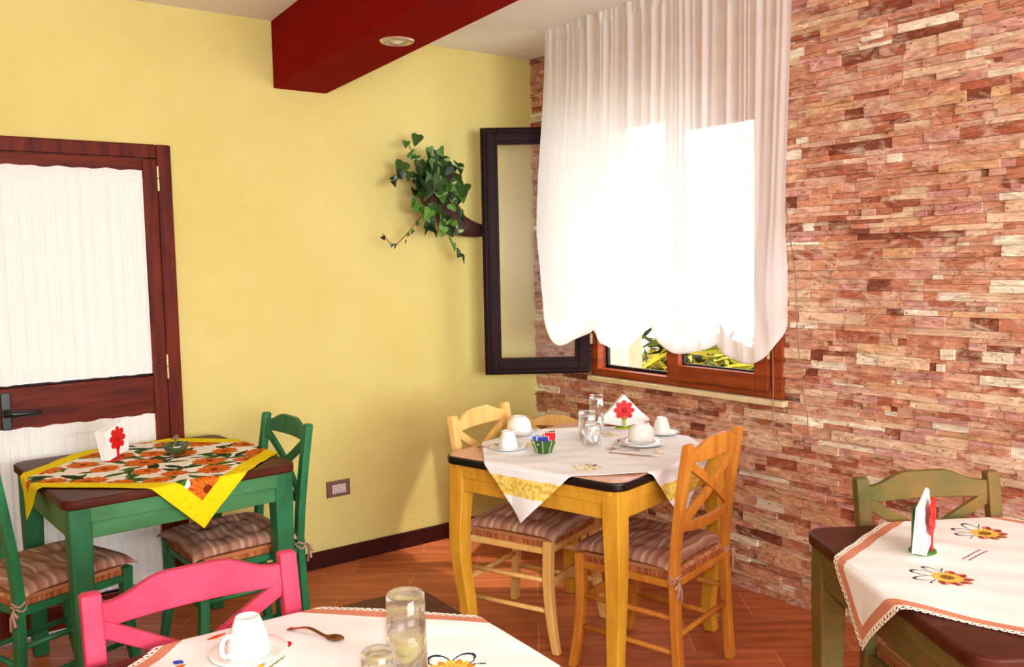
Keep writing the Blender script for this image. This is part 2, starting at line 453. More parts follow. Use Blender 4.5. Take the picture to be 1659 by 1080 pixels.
hb = bmesh.new(); tube(hb, [(.468, YW-.04, .94), (.468, YW-.075, .94)], .013, 12); tube(hb, [(.455, YW-.08, .942), (.50, YW-.082, .938), (.55, YW-.08, .936), (.585, YW-.078, .934)], [.016, .014, .010, .009], 12)
obj('door_handle', hb, M_black, dr, smooth=True)
M_voile = sheer_mat('white voile', (232, 229, 221), .0, .035)
def voile(name, z0, z1, label, seed):
    rnd = random.Random(seed); nx, nz = 150, 40; a, b = gx0+.004, gx1-.004
    bm = bmesh.new(); grid = []
    ph = [rnd.uniform(0, 6) for _ in range(5)]
    for j in range(nz+1):
        t = j/nz; z = z0+(z1-z0)*t; row = []
        for i in range(nx+1):
            s = i/nx; x = a+(b-a)*s
            edge = min(t, 1-t)
            amp = .0035+.002*smooth01(edge*6)
            dy = amp*(math.sin(s*95+ph[0]+1.2*math.sin(s*9))+.6*math.sin(s*173+ph[1]))*.7
            if edge < .04: dy += .002*math.sin(s*260+ph[2])
            zz = z+(.0022*math.sin(s*41+ph[3])+.0018*math.sin(s*23+ph[4]) if j in (0, nz) else 0)
            row.append(bm.verts.new((x, YW-.038+dy, zz)))
        grid.append(row)
    for j in range(nz):
        for i in range(nx): bm.faces.new((grid[j][i], grid[j][i+1], grid[j+1][i+1], grid[j+1][i]))
    o = obj(name, bm, M_voile, None, smooth=True); tag(o, label, 'curtain', 'voile curtains on the door panes')
    for zz in (z0+.045, z1-.045):
        b2 = bmesh.new(); bx(b2, a, b, YW-.044, YW-.043, zz-.0015, zz+.0015); obj('hem_seam', b2, M_voile, o)
voile('door_curtain', 1.05, 1.921, 'white gathered voile curtain over the tall upper glass pane of the brown door', 1)
voile('door_curtain', .135, .872, 'white gathered voile curtain over the lower glass pane of the door, behind the green table', 2)

# wall outlet
ot = thing('wall_outlet', 'small brown wall socket plate with pale inserts, low on the yellow wall', 'socket', (1.903, YW, .384))
bm = bmesh.new(); loft(bm, [[(-.066, 0, -.042), (.066, 0, -.042), (.066, 0, .042), (-.066, 0, .042)], [(-.060, -.010, -.037), (.060, -.010, -.037), (.060, -.010, .037), (-.060, -.010, .037)]])
obj('cover_plate', bm, mat('brown socket plate', (120, 84, 74), .4, .5), ot, bevel=.002)
bm = bmesh.new()
for k in (-1, 0, 1): bx(bm, k*.025-.0115, k*.025+.0115, -.0125, -.009, -.022, .022)
obj('socket_insert', bm, mat('ivory socket insert', (214, 200, 190), .4, .5), ot, bevel=.001)
bm = bmesh.new()
for k in (-1, 0, 1):
    for zz in ((-.011, 0, .011) if k < 1 else (-.012, .012)): tube(bm, [(k*.025, -.0122, zz), (k*.025, -.0133, zz)], .0028, 10)
obj('socket_hole', bm, M_black, ot)

# ------------------------------------------------------------------ window
wn = thing('window_1', 'brown wooden casement window in the stone wall, one side open', 'window', (0, 0, 0)); struct(wn)
bm = bmesh.new(); fw = .05
xa, xb = XW-.02, XW+.07
bx(bm, xa, xb, WY1-.055, WY1, .887, WZ1); bx(bm, xa, xb, WY0, WY0+.06, .887, WZ1)
bx(bm, xa, xb, WY0+.06, WY1-.055, .887, .925); bx(bm, xa, xb, WY0+.06, WY1-.055, WZ1-.05, WZ1)
obj('window_frame', bm, M_sash, wn, bevel=.005)
bm = bmesh.new()
bx(bm, xb-.03, xb-.012, WY0+.055, WY1-.055, .925, .94); bx(bm, xb-.03, xb-.012, WY1-.07, WY1-.055, .925, WZ1-.05)
obj('window_gasket', bm, M_rubber, wn)
# closed sash on the camera's right
sy0, sy1, sz0, sz1 = WY0+.065, 2.99, .915, 2.17
bm = bmesh.new(); xs0, xs1 = XW-.034, XW+.02; w_ = .075
bx(bm, xs0, xs1, sy0, sy0+w_, sz0, sz1); bx(bm, xs0, xs1, sy1-w_, sy1, sz0, sz1)
bx(bm, xs0, xs1, sy0+w_, sy1-w_, sz0, sz0+w_); bx(bm, xs0, xs1, sy0+w_, sy1-w_, sz1-w_, sz1)
bx(bm, xs0+.012, xs1, sy0+w_, sy0+w_+.01, sz0+w_, sz1-w_, )
sash_c = obj('closed_sash', bm, M_sash, wn, bevel=.006)
bm = bmesh.new()
bx(bm, XW+.0, XW+.012, sy0+w_, sy1-w_, sz0+w_, sz0+w_+.008); bx(bm, XW+.0, XW+.012, sy1-w_-.008, sy1-w_, sz0+w_, sz1-w_)
obj('sash_gasket', bm, M_rubber, sash_c)
bm = bmesh.new(); bx(bm, XW+.004, XW+.010, sy0+w_, sy1-w_, sz0+w_, sz1-w_); obj('sash_pane', bm, M_pane, sash_c)
for zz in (1.06, 1.9):
    bm = bmesh.new(); tube(bm, [(XW-.036, WY0+.06, zz), (XW-.036, WY0+.06, zz+.045)], .007, 10); tube(bm, [(XW-.036, WY0+.06, zz+.049), (XW-.036, WY0+.06, zz+.095)], .007, 10)
    obj('hinge', bm, M_brass, wn)
bm = bmesh.new(); bx(bm, XW-.045, XW+.24, WY0-.02, WY1+.005, .858, .884); struct(obj('window_sill', bm, M_sill, wn, bevel=.004))
bm = bmesh.new(); lx = XW+.07
bx(bm, lx, XW+T, WY1-.012, WY1, .885, WZ1); bx(bm, lx, XW+T, WY0, WY0+.012, .885, WZ1); bx(bm, lx, XW+T, WY0+.012, WY1-.012, WZ1-.012, WZ1)
obj('window_reveal', bm, mat('pale reveal plaster', (206, 176, 156), .9, .1), wn)
# open sash : pivot at (3.15,3.545), swings into the room
pv = Vector((3.165, 3.56, 0)); far = Vector((2.717, 3.880, 0)); dv = far-pv; ang = math.atan2(dv.y, dv.x); Ls = dv.length
os_ = bpy.data.objects.new('open_sash', None); COL.objects.link(os_); os_.parent = wn; os_.location = (pv.x, pv.y, 0); os_.rotation_euler = (0, 0, ang)
zb, zt = .907, 2.192; w_ = .078; t_ = .028
bm = bmesh.new()
def frame4(bm, x0, x1, z0, z1, w, y0, y1):
    bx(bm, x0, x0+w, y0, y1, z0, z1); bx(bm, x1-w, x1, y0, y1, z0, z1); bx(bm, x0+w, x1-w, y0, y1, z0, z0+w); bx(bm, x0+w, x1-w, y0, y1, z1-w, z1)
frame4(bm, 0.0, Ls, zb, zt, w_, -t_, t_)
frame4(bm, .018, Ls-.018, zb+.018, zt-.018, w_-.034, -t_-.006, t_+.006)
frame4(bm, 0.008, Ls+.012, zb-.010, zt+.010, .02, -t_+.006, t_-.018)
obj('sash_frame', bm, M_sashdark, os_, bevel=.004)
bm = bmesh.new(); bx(bm, w_, Ls-w_, -.003, .003, zb+w_, zt-w_); obj('sash_pane', bm, M_pane, os_)
bm = bmesh.new()
for zz in (1.055, 1.95): tube(bm, [(-.006, .012, zz), (-.006, .012, zz+.055)], .013, 12)
obj('sash_hinge', bm, M_brass, os_)

# curtain rail + balloon blind curtain
XC = 2.86
def make_curtain():
    ynodes = [3.60, 3.195, 2.82, 2.44, 2.09]
    zval = [1.44, 1.165, 1.225, 1.14, 1.235]
    zlow = [1.075, 1.08, 1.09, 1.075]
    nx, nz = 420, 150
    bm = bmesh.new(); grid = []
    rnd = random.Random(3)
    pl = [(rnd.uniform(0, 1), rnd.uniform(.0018, .009), rnd.uniform(.003, .013)) for _ in range(90)]
    def fold(s, t):
        v = 0
        for c, w, a in pl:
            d = (s-c-.012*math.sin(c*31)*t)/w/(1+1.1*t)
            if abs(d) < 4: v += a*math.exp(-d*d)*(1-.8*t)
        return v
    for j in range(nz+1):
        row = []
        for i in range(nx+1):
            s = i/nx
            k = min(3, int(s*4)); q = s*4-k
            yb = ynodes[k]+(ynodes[k+1]-ynodes[k])*q
            yt = 3.505+(2.062-3.505)*s
            sh = math.sin(PI*q)**.75 if 0 < q < 1 else 0
            base = zval[k]+(zval[k+1]-zval[k])*(smooth01(q))
            if k == 0:  # first lobe runs up along the free left edge
                sh = 1-abs(2*q**.8-1)**2.2 if q < .5**(1/.8) else math.sin(PI*(.5+(q**.8-.5)))**.75
            zbm = base+(zlow[k]-base)*max(0, sh)
            zg = 1.385
            # v: 0..0.72 hanging down to the lowest line ; .72..1 curling behind and back up
            v = j/nz
            if v <= .78:
                t = v/.78; z = 2.628+(zbm-2.628)*t
                low = smooth01((1.75-z)/(1.75-zbm))
                y = yt+(yb-yt)*smooth01(t*1.15)
                x = XC-.012-fold(s, t)*.9
                x -= .055*low*max(0, sh)*math.sin(PI*min(1, .25+.75*low))
                pz = max(0, 1-abs(z-zg)/.25)
                near = math.exp(-(min(q, 1-q)/.10)**2)
                x += .022*near*smooth01((zg+.30-z)/.30)
                # radiating creases below the gathers
                x -= .004*math.sin(q*26+z*14)*low*(1-abs(2*q-1))
                if t < .03: x += .006*math.sin(s*330); z += .006*abs(math.sin(s*165))
            else:
                t = (v-.78)/.22
                z = zbm+(zbm+.06-zbm)*t
                y = yb
                x = XC-.012-fold(s, 1)*.9+.05*math.sin(PI*t*.5)*smooth01(min(s, 1-s)*18)
                x -= .055*max(0, sh)*(1-t)*math.sin(PI*1)
                x += .022*math.exp(-(min(q, 1-q)/.10)**2)-.004*math.sin(q*26+z*14)*(1-abs(2*q-1))
            row.append(bm.verts.new((x, y, z)))
        grid.append(row)
    for j in range(nz):
        for i in range(nx): bm.faces.new((grid[j][i], grid[j][i+1], grid[j+1][i+1], grid[j+1][i]))
    return obj('balloon_curtain', bm, sheer_mat('sheer white cotton', (253, 252, 248), .14, .55), None, smooth=True)
cur = make_curtain()
tag(cur, 'sheer white balloon curtain with four scalloped swags hanging in front of the window', 'curtain')
bm = bmesh.new(); bx(bm, XC-.012, XC+.012, 2.05, 3.53, ZC-.009, ZC)
tag(obj('curtain_rail', bm, mat('white rail', (240, 238, 230), .4)), 'slim white rail fixed to the ceiling above the sheer balloon curtain', 'curtain rail')
# pull cord loop
bm = bmesh.new()
cp = [(3.145, 2.385, 1.42), (3.145, 2.372, 1.2), (3.145, 2.36, .98), (3.132, 2.352, .8), (3.14, 2.335, .715), (3.15, 2.27, .675), (3.155, 2.215, .72), (3.157, 2.197, .81), (3.16, 2.222, .94), (3.16, 2.25, 1.15), (3.155, 2.262, 1.42)]
def catmull(P, n=6):
    P = [Vector(p) for p in P]; out = []
    for i in range(len(P)-1):
        a = P[max(i-1, 0)]; b = P[i]; c = P[i+1]; d = P[min(i+2, len(P)-1)]
        for k in range(n):
            t = k/n
            out.append(.5*((2*b)+(-a+c)*t+(2*a-5*b+4*c-d)*t*t+(-a+3*b-3*c+d)*t**3))
    out.append(P[-1]); return out
cp2 = catmull([(2.89, 2.10, 2.62), (2.93, 2.2, 1.9)]+cp[:]+[(2.93, 2.16, 1.9), (2.89, 2.09, 2.62)])
tube(bm, cp2, .0022, 6)
obj('pull_cord', bm, mat('grey pull cord', (150, 110, 96), .7), cur, smooth=True)['label'] = 'thin grey pull cord looping down the stone wall'

# ------------------------------------------------------------------ outside
def foliage(name, c, size, n, ll, cols, label, cat, droop=.4, kind='stuff', seed=1):
    rnd = random.Random(seed); bm = bmesh.new(); cl = bm.loops.layers.float_color.new('Col')
    for _ in range(n):
        p = Vector((c[0]+rnd.uniform(-1, 1)*size[0], c[1]+rnd.uniform(-1, 1)*size[1], c[2]+rnd.uniform(-1, 1)*size[2]))
        d = Vector((rnd.uniform(-1, 1), rnd.uniform(-1, 1), rnd.uniform(-.6, 1)-droop)).normalized()
        l = ll*rnd.uniform(.6, 1.3); w = l*.07
        sd = d.cross(Vector((rnd.uniform(-1, 1), rnd.uniform(-1, 1), rnd.uniform(-1, 1)))).normalized()
        a = bm.verts.new(p); b = bm.verts.new(p+d*l*.4+sd*w); e = bm.verts.new(p+d*l-Vector((0, 0, l*.15))); f = bm.verts.new(p+d*l*.4-sd*w)
        fc = bm.faces.new((a, b, e, f)); col = lin(rnd.choice(cols))
        for lp in fc.loops: lp[cl] = (*col, 1)
    me = bpy.data.meshes.new(name); bm.to_mesh(me); bm.free(); me.materials.append(M_leafattr)
    o = bpy.data.objects.new(name, me); COL.objects.link(o); tag(o, label, cat); o['kind'] = kind
    return o
M_leafattr = attr_mat('leaf blades', .6, .3)
foliage('bamboo_foliage', (4.85, 4.10, .08), (.25, .70, .78), 9000, .26, [(200, 186, 50), (172, 168, 38), (128, 132, 30), (70, 76, 20), (222, 206, 96), (40, 42, 14)], 'yellow-green narrow bamboo leaves growing outside below the open window', 'foliage', seed=4)
foliage('hedge_foliage', (6.3, 5.15, -.12), (.45, .8, .42), 4200, .16, [(20, 62, 42), (14, 46, 34), (28, 76, 48)], 'dark green foliage seen outside through the closed window pane', 'foliage', seed=5)
bm = bmesh.new(); bx(bm, XW+T, 14, -6, 12, -.62, -.5); struct(obj('ground', bm, mat('pale outdoor paving', (244, 240, 230), .9)))
bm = bmesh.new(); bx(bm, 3.98, 4.10, 4.10, 8.0, -.5, 1.22); struct(obj('exterior_wall', bm, mat('peach outdoor render', (186, 150, 122), .9)))

# ------------------------------------------------------------------ furniture builders
def cushion_mesh(w, d):
    n = 36; bm = bmesh.new(); uv = bm.loops.layers.uv.new('UVMap')
    top, bot = [], []
    tufts = [(-.09, .07), (.09, .07), (-.09, -.08), (.09, -.08)]
    for j in range(n+1):
        rt, rb = [], []
        for i in range(n+1):
            a, b = i/n*2-1, j/n*2-1
            # pillow outline : pinched edges, pointed corners
            k = 1-.07*(1-b*b)*abs(a)**3; m = 1-.07*(1-a*a)*abs(b)**3
            x, y = a*w/2*k, b*d/2*m
            e = max(0, (1-a**4))*max(0, (1-b**4))
            h = .036*e**.42
            for tx, ty in tufts:
                h -= .018*math.exp(-((x-tx)**2+(y-ty)**2)/.0010)*e
                h -= .007*math.exp(-((x-tx)**2+(y-ty)**2)/.007)*e
            h += .0022*math.sin(x*60+y*25)*e+.0018*math.sin(y*80-x*33)*e
            zc = -.014*(abs(a)**6)*(abs(b)**6)
            rt.append(bm.verts.new((x, y, .016+zc+h))); rb.append(bm.verts.new((x, y, .014+zc-.013*e**.4)))
        top.append(rt); bot.append(rb)
    def q(vs, ij):
        f = bm.faces.new(vs)
        for l, (i, j) in zip(f.loops, ij): l[uv].uv = (i/n, j/n)
    for j in range(n):
        for i in range(n):
            q((top[j][i], top[j][i+1], top[j+1][i+1], top[j+1][i]), ((i, j), (i+1, j), (i+1, j+1), (i, j+1)))
            q((bot[j][i], bot[j+1][i], bot[j+1][i+1], bot[j][i+1]), ((i, j), (i, j+1), (i+1, j+1), (i+1, j)))
    for i in range(n):
        q((top[0][i], bot[0][i], bot[0][i+1], top[0][i+1]), ((i, 0), (i, 0), (i+1, 0), (i+1, 0)))
        q((top[n][i], top[n][i+1], bot[n][i+1], bot[n][i]), ((i, n), (i+1, n), (i+1, n), (i, n)))
        q((top[i][0], top[i+1][0], bot[i+1][0], bot[i][0]), ((0, i), (0, i+1), (0, i+1), (0, i)))
        q((top[i][n], bot[i][n], bot[i+1][n], top[i+1][n]), ((n, i), (n, i), (n, i+1), (n, i+1)))
    return bm

def rush_mesh(wb, wf, yb, yf, z0, z1):
    """woven seat: strands run to the four sides, meeting on the diagonals"""
    n = 72; bm = bmesh.new(); cl = bm.loops.layers.float_color.new('Col')
    g = []
    for j in range(n+1):
        row = []
        for i in range(n+1):
            a, b = i/n*2-1, j/n*2-1
            y = yb+(yf-yb)*(b+1)/2; w = wb+(wf-wb)*(b+1)/2
            c = max(abs(a), abs(b))
            band = abs(math.sin(c*n*.55)); z = z1-.006*(1-c)+.003*band
            if c > .97: z -= .012
            row.append(bm.verts.new((a*w/2, y, z)))
        g.append(row)
    fs = []
    for j in range(n):
        for i in range(n):
            f = bm.faces.new((g[j][i], g[j][i+1], g[j+1][i+1], g[j+1][i]))
            c = max(abs((i+.5)/n*2-1), abs((j+.5)/n*2-1)); r = random.Random(int(c*n)*7+(i if abs((j+.5)/n*2-1) > abs((i+.5)/n*2-1) else 99)//3)
            col = lin(r.choice([(204, 144, 94), (190, 124, 78), (180, 112, 66), (210, 154, 104)]))
            for l in f.loops: l[cl] = (*col, 1)
    # side skirts made of strands
    def side(vs):
        m = len(vs); low = []
        for k, v in enumerate(vs):
            w_ = bm.verts.new((v.co.x*.985, yb+(v.co.y-yb)*.99+.001, z0)); low.append(w_)
        for k in range(m-1):
            f = bm.faces.new((vs[k], low[k], low[k+1], vs[k+1])); r = random.Random(k)
            col = lin(r.choice([(190, 112, 66), (150, 82, 46), (196, 128, 80), (170, 96, 56)]))
            for l in f.loops: l[cl] = (*col, 1)
    side([g[0][i] for i in range(n+1)]); side([g[n][i] for i in range(n+1)]); side([g[j][0] for j in range(n+1)]); side([g[j][n] for j in range(n+1)])
    return bm

def back_y(z):
    """rake of the back posts"""
    if z < .45: return -.195-.022*((.45-z)/.45)**1.6
    return -.195-.055*((z-.45)/.43)**1.3

def make_chair(label, wood, loc, rotz, s=1.0, cushion=True, group=None, ties=True, H=.885):
    t = thing('dining_chair', label, 'chair', loc, rotz, group); t.scale = (s, s, s)
    PW, PD = .038, .030; XB = .196; XF = .192; YFR = .190
    for sx in (-1, 1):
        bm = bmesh.new(); zs = [0, .08, .16, .25, .35, .45, .55, .65, .75, .83, H-.006, H]
        path = [(sx*(XB+.004*(.45-min(z, .45))), back_y(z), z) for z in zs]
        post(bm, path, [PW]*11+[PW-.008], [PD]*11+[PD-.010])
        obj('back_post', bm, wood, t, bevel=.005)
    for sx in (-1, 1):
        bm = bmesh.new(); zs = [0, .04, .09, .15, .22, .3, .38, .43, .436]
        path = [(sx*(XF+.012*(1-min(z, .43)/.43)**2), YFR+.034*(1-min(z, .43)/.43)**2.2-.008*math.sin(PI*min(z, .43)/.43), z) for z in zs]
        post(bm, path, [.030, .031, .033, .035, .036, .037, .038, .038, .030], [.030, .031, .033, .035, .036, .037, .038, .038, .030])
        obj('front_leg', bm, wood, t, bevel=.005)
    # top rail, S-curved upper edge, bowed backwards
    def rail(zlo, zhi, x1, th, bow, name):
        n = 28; bm = bmesh.new(); rings = []
        for i in range(n+1):
            a = i/n*2-1; x = a*x1; zl, zh = zlo(a), zhi(a); yy = back_y((zl+zh)/2)-bow*(1-a*a)
            rings.append([(x, yy-th/2, zl), (x, yy+th/2, zl), (x, yy+th/2+(-.004), zh), (x, yy-th/2-.004, zh)])
        loft(bm, rings); return obj(name, bm, wood, t, bevel=.004)
    x1 = XB-PW/2+.004
    rail(lambda a: H-.072+.002*(1-a*a), lambda a: H-.024+.031*(1-smooth01((abs(a)-.30)/.60)), x1, .020, .016, 'top_rail')
    rail(lambda a: .565+.012*(a*a), lambda a: .603+.010*(a*a), x1, .020, .020, 'lower_rail')
    for sx in (-1, 1):
        bm = bmesh.new(); n = 12; rings = []; z0, z1 = .603, H-.072
        for i in range(n+1):
            a = i/n; x = sx*(-x1+2*x1*a)*.99; z = z0+(z1-z0)*a
            yy = back_y(z)-.017*(1-(2*a-1)**2)+sx*.0015
            hw = .0185
            rings.append([(x, yy-.008, z-hw), (x, yy+.008, z-hw), (x, yy+.008, z+hw), (x, yy-.008, z+hw)])
        loft(bm, rings); obj('cross_bar', bm, wood, t, bevel=.003)
    # seat rails under the rush
    bm = bmesh.new()
    for sx in (-1, 1): bx(bm, sx*XB-.010, sx*XB+.010, -.19, YFR-.015, .382, .408)
    bx(bm, -XF+.015, XF-.015, YFR-.010, YFR+.008, .382, .408); bx(bm, -XB+.015, XB-.015, -.205, -.187, .382, .408)
    obj('seat_rail', bm, wood, t, bevel=.004)
    obj('rush_seat', rush_mesh(.372, .400, -.198, .196, .405, .436), M_rush, t, smooth=False)
    for sx in (-1, 1):
        for z in (.155, .275):
            bm = bmesh.new(); tube(bm, [(sx*XB, back_y(z), z), (sx*(XF+.005), YFR, z+.004)], .0095, 10); obj('side_stretcher', bm, wood, t, smooth=True)
    bm = bmesh.new(); box(bm, (0, YFR-.003, .262), (2*XF-.03, .014, .036)); obj('front_stretcher', bm, wood, t, bevel=.004)
    bm = bmesh.new(); tube(bm, [(-XB, back_y(.215), .215), (XB, back_y(.215), .215)], .0105, 10); obj('back_stretcher', bm, wood, t, smooth=True)
    if cushion:
        cu = obj('seat_cushion', cushion_mesh(.425, .42), M_cushion, t, smooth=True, loc=(0, .015, .438))
        if ties:
            for sx in (-1, 1):
                bm = bmesh.new(); px = sx*XB; py = back_y(.43)
                loop = [(px+.024*math.cos(a)*1.0, py+.020*math.sin(a), .425+.006*math.sin(3*a)) for a in [k*2*PI/12 for k in range(13)]]
                loop2 = [(px+.025*math.cos(a), py+.021*math.sin(a), .412-.008*math.cos(2*a)) for a in [k*2*PI/12 for k in range(13)]]
                tube(bm, loop, .0035, 6); tube(bm, loop2, .0035, 6)
                tube(bm, [(px-sx*.16*0-sx*.015, -.17, .452), (px-sx*.022, py+.008, .43)], .004, 6)
                for dx, dz in ((.018, -.055), (-.012, -.075), (.034, -.02)):
                    tube(bm, [(px+sx*.016, py-.022, .418), (px+sx*(.016+dx*.5), py-.032, .418+dz*.4), (px+sx*(.016+dx), py-.030, .418+dz)], [.004, .0035, .0055], 6)
                obj('tie', bm, M_tie, cu, smooth=True); bpy.context.view_layer.update()
                cu.children[-1].location = (0, -.015, -.438)
    return t

TT = .765
def make_table(label, loc, rotz, topm, edgem, legm, apronm, sabre=False, half=.405):
    t = thing('dining_table', label, 'table', (loc[0], loc[1], 0), rotz)
    pts = rounded_rect(half, half, .055, 6)
    bm = bmesh.new()
    if edgem is None:
        prism(bm, pts, TT-.032, TT); obj('table_top', bm, topm, t, bevel=.007, segs=3)
    else:
        loft(bm, [[(x*.996, y*.996, TT-.006) for x, y in pts], [(x*.978, y*.978, TT) for x, y in pts]]); tt = obj('table_top', bm, topm, t)
        bm = bmesh.new(); prism(bm, rounded_rect(half+.004, half+.004, .06, 8), TT-.034, TT-.0035); obj('edge_band', bm, edgem, tt, bevel=.006, segs=3)
        bm = bmesh.new(); prism(bm, rounded_rect(half-.012, half-.012, .05, 6), TT-.052, TT-.034); obj('under_frame', bm, legm, t)
    k = half-.052
    for sx in (-1, 1):
        for sy in (-1, 1):
            bm = bmesh.new(); zs = [0, .05, .12, .2, .3, .4, .5, .6, TT-.033]
            if sabre:
                off = [-.004, -.010, -.012, -.006, .004, .010, .008, .002, 0]; ws = [.046, .048, .050, .053, .056, .060, .064, .068, .070]
            else:
                off = [0]*9; ws = [.052, .054, .056, .058, .061, .064, .067, .070, .070]
            post(bm, [(sx*(k+o), sy*(k+o), z) for z, o in zip(zs, off)], ws, ws)
            obj('leg', bm, legm, t, bevel=.006)
    bm = bmesh.new(); e = k+.018; za, zb_ = TT-.138, TT-.034
    for s in (-1, 1):
        bx(bm, -k+.03, k-.03, s*e-.010, s*e+.010, za, zb_); bx(bm, s*e-.010, s*e+.010, -k+.03, k-.03, za, zb_)
        bx(bm, -k+.03, k-.03, s*(e+.006)-.010, s*(e+.006)+.010, TT-.085, zb_); bx(bm, s*(e+.006)-.010, s*(e+.006)+.010, -k+.03, k-.03, TT-.085, zb_)
    obj('apron', bm, apronm, t, bevel=.003)
    return t

def make_cloth(name, label, centre, rotz, dhalf, colour_fn, seed=0, off=(0, 0), half=.405, twist=0, n=230, top=TT, cat='tablecloth'):
    """square cloth laid diagonally: a,b run along its sides; folds over the table edges"""
    S = dhalf*math.sqrt(2); e = half+.008; rr = .012
    bm = bmesh.new(); cl = bm.loops.layers.float_color.new('Col'); rnd = random.Random(seed)
    ph = [rnd.uniform(0, 6) for _ in range(6)]; vs = []
    ca, sa = math.cos(R(45+twist)), math.sin(R(45+twist))
    def drape(p):
        # p : 1d overshoot handled separately for x,y
        x, y = p; z = 0
        ox, oy = abs(x)-e, abs(y)-e
        def bend(o):
            if o <= 0: return o, 0
            L = rr*PI/2
            if o < L: a = o/rr; return rr*math.sin(a), rr*(1-math.cos(a))
            return rr, rr+(o-L)
        if ox > 0 or oy > 0:
            if ox >= oy: ux, dz = bend(ox); x = math.copysign(e+ux, x); z = -dz; w = dz; along = y
            else: uy, dz = bend(oy); y = math.copysign(e+uy, y); z = -dz; w = dz; along = x
            rip = .05*w*math.sin(along*26+ph[0])+.03*w
            if ox >= oy: x += math.copysign(max(-.002, rip), x)
            else: y += math.copysign(max(-.002, rip), y)
        else:
            z = .0012*(math.sin(x*23+ph[1]+2*math.sin(y*9+ph[2]))+math.sin(y*19+ph[3]+x*11))+.0016
            z += .0012*math.sin((x+y)*40+ph[4])*math.sin((x-y)*13+ph[5])
        return x, y, z
    for j in range(n+1):
        row = []
        for i in range(n+1):
            a, b = (i/n-.5)*S, (j/n-.5)*S
            p = (a*ca-b*sa+off[0], a*sa+b*ca+off[1])
            x, y, z = drape(p); row.append(bm.verts.new((x, y, z+.0022)))
        vs.append(row)
    for j in range(n):
        for i in range(n):
            a, b = ((i+.5)/n-.5)*S, ((j+.5)/n-.5)*S
            c = colour_fn(a, b, S/2, a*ca-b*sa, a*sa+b*ca)
            if c is None: continue
            f = bm.faces.new((vs[j][i], vs[j][i+1], vs[j+1][i+1], vs[j+1][i])); c = lin(c)
            for l in f.loops: l[cl] = (*c, 1)
    o = obj(name, bm, M_cloth, None, smooth=True, loc=(centre[0], centre[1], top), rotz=rotz)
    loose = None
    sm = o.modifiers.new('Solid', 'SOLIDIFY'); sm.thickness = .0012; sm.offset = 1
    return tag(o, label, cat)

# ------------------------------------------------------------------ tables
A_Y = math.atan2(.235, .972)
TY = (2.285, 2.585)
make_table('honey yellow wooden table with a black-edged beige top under the yellow-banded white cloth', TY, A_Y, M_toppink, M_topedge, M_yellowwood, M_yellowwood, True)
TG = (.882, 3.500); A_G = R(3)
make_table('green painted wooden table with dark brown top under the yellow floral cloth, by the door', TG, A_G, M_topdark, None, M_greenwood, M_greenapron)
TR = (2.149, .868); A_R = R(-33)
make_table('olive green wooden table with dark brown top, under a lace-edged cloth beside the stone wall', TR, A_R, M_topdark, None, M_olivewood, M_olivewood)
TN = (.578, 1.338); A_N = R(-3)
make_table('dark-topped wooden table in front of the pink chair, laid with a white embroidered cloth', TN, A_N, M_topdark, None, M_greenwood, M_greenapron)

# ------------------------------------------------------------------ cloth patterns
def flower_field(seed, n, S):
    rnd = random.Random(seed); fl = []; tries = 0
    while len(fl) < n and tries < 4000:
        tries += 1
        p = (rnd.uniform(-S, S), rnd.uniform(-S, S)); r = rnd.uniform(.050, .075)
        if all(math.hypot(p[0]-q[0], p[1]-q[1]) > (r+q[2])*.95 for q in fl): fl.append((p[0], p[1], r, rnd.uniform(0, 6)))
    lv = [(rnd.uniform(-S, S), rnd.uniform(-S, S), rnd.uniform(0, PI), rnd.uniform(.035, .065)) for _ in range(120)]
    return fl, lv
FG, LG = flower_field(11, 26, .38)
def green_cloth_col(a, b, h, x, y):
    e = h-max(abs(a), abs(b))
    if e < .068: return (240, 214, 20) if noise.noise(Vector((a*60, b*60, 1))) < .35 else (228, 200, 16)
    for fx, fy, r, p in FG:
        dx, dy = a-fx, b-fy; d = math.hypot(dx, dy); th = math.atan2(dy, dx)
        rim = r*(.82+.18*abs(math.sin(th*6+p)))
        if d < rim:
            k = math.sin(th*17+p+d*60)+noise.noise(Vector((a*150, b*150, 3)))*1.6
            if d < r*.22: return (120, 44, 16)
            if k > .6: return (228, 130, 40)
            if k < -.9: return (168, 66, 22)
            return (216, 104, 30)
    for lx, ly, an, l in LG:
        dx, dy = a-lx, b-ly; u = dx*math.cos(an)+dy*math.sin(an); v = -dx*math.sin(an)+dy*math.cos(an)
        if abs(u) < l and abs(v) < .32*l*(1-(u/l)**2):
            return (40, 54, 30) if abs(v) < .0022 or (int(an*10) % 3 == 0) else ((84, 118, 44) if v > 0 else (62, 94, 36))
    return (244, 238, 226)
make_cloth('tablecloth', 'square cloth with orange flowers, green leaves and a wide yellow border', TG, A_G, .585, green_cloth_col, 3, off=(.028, -.002))

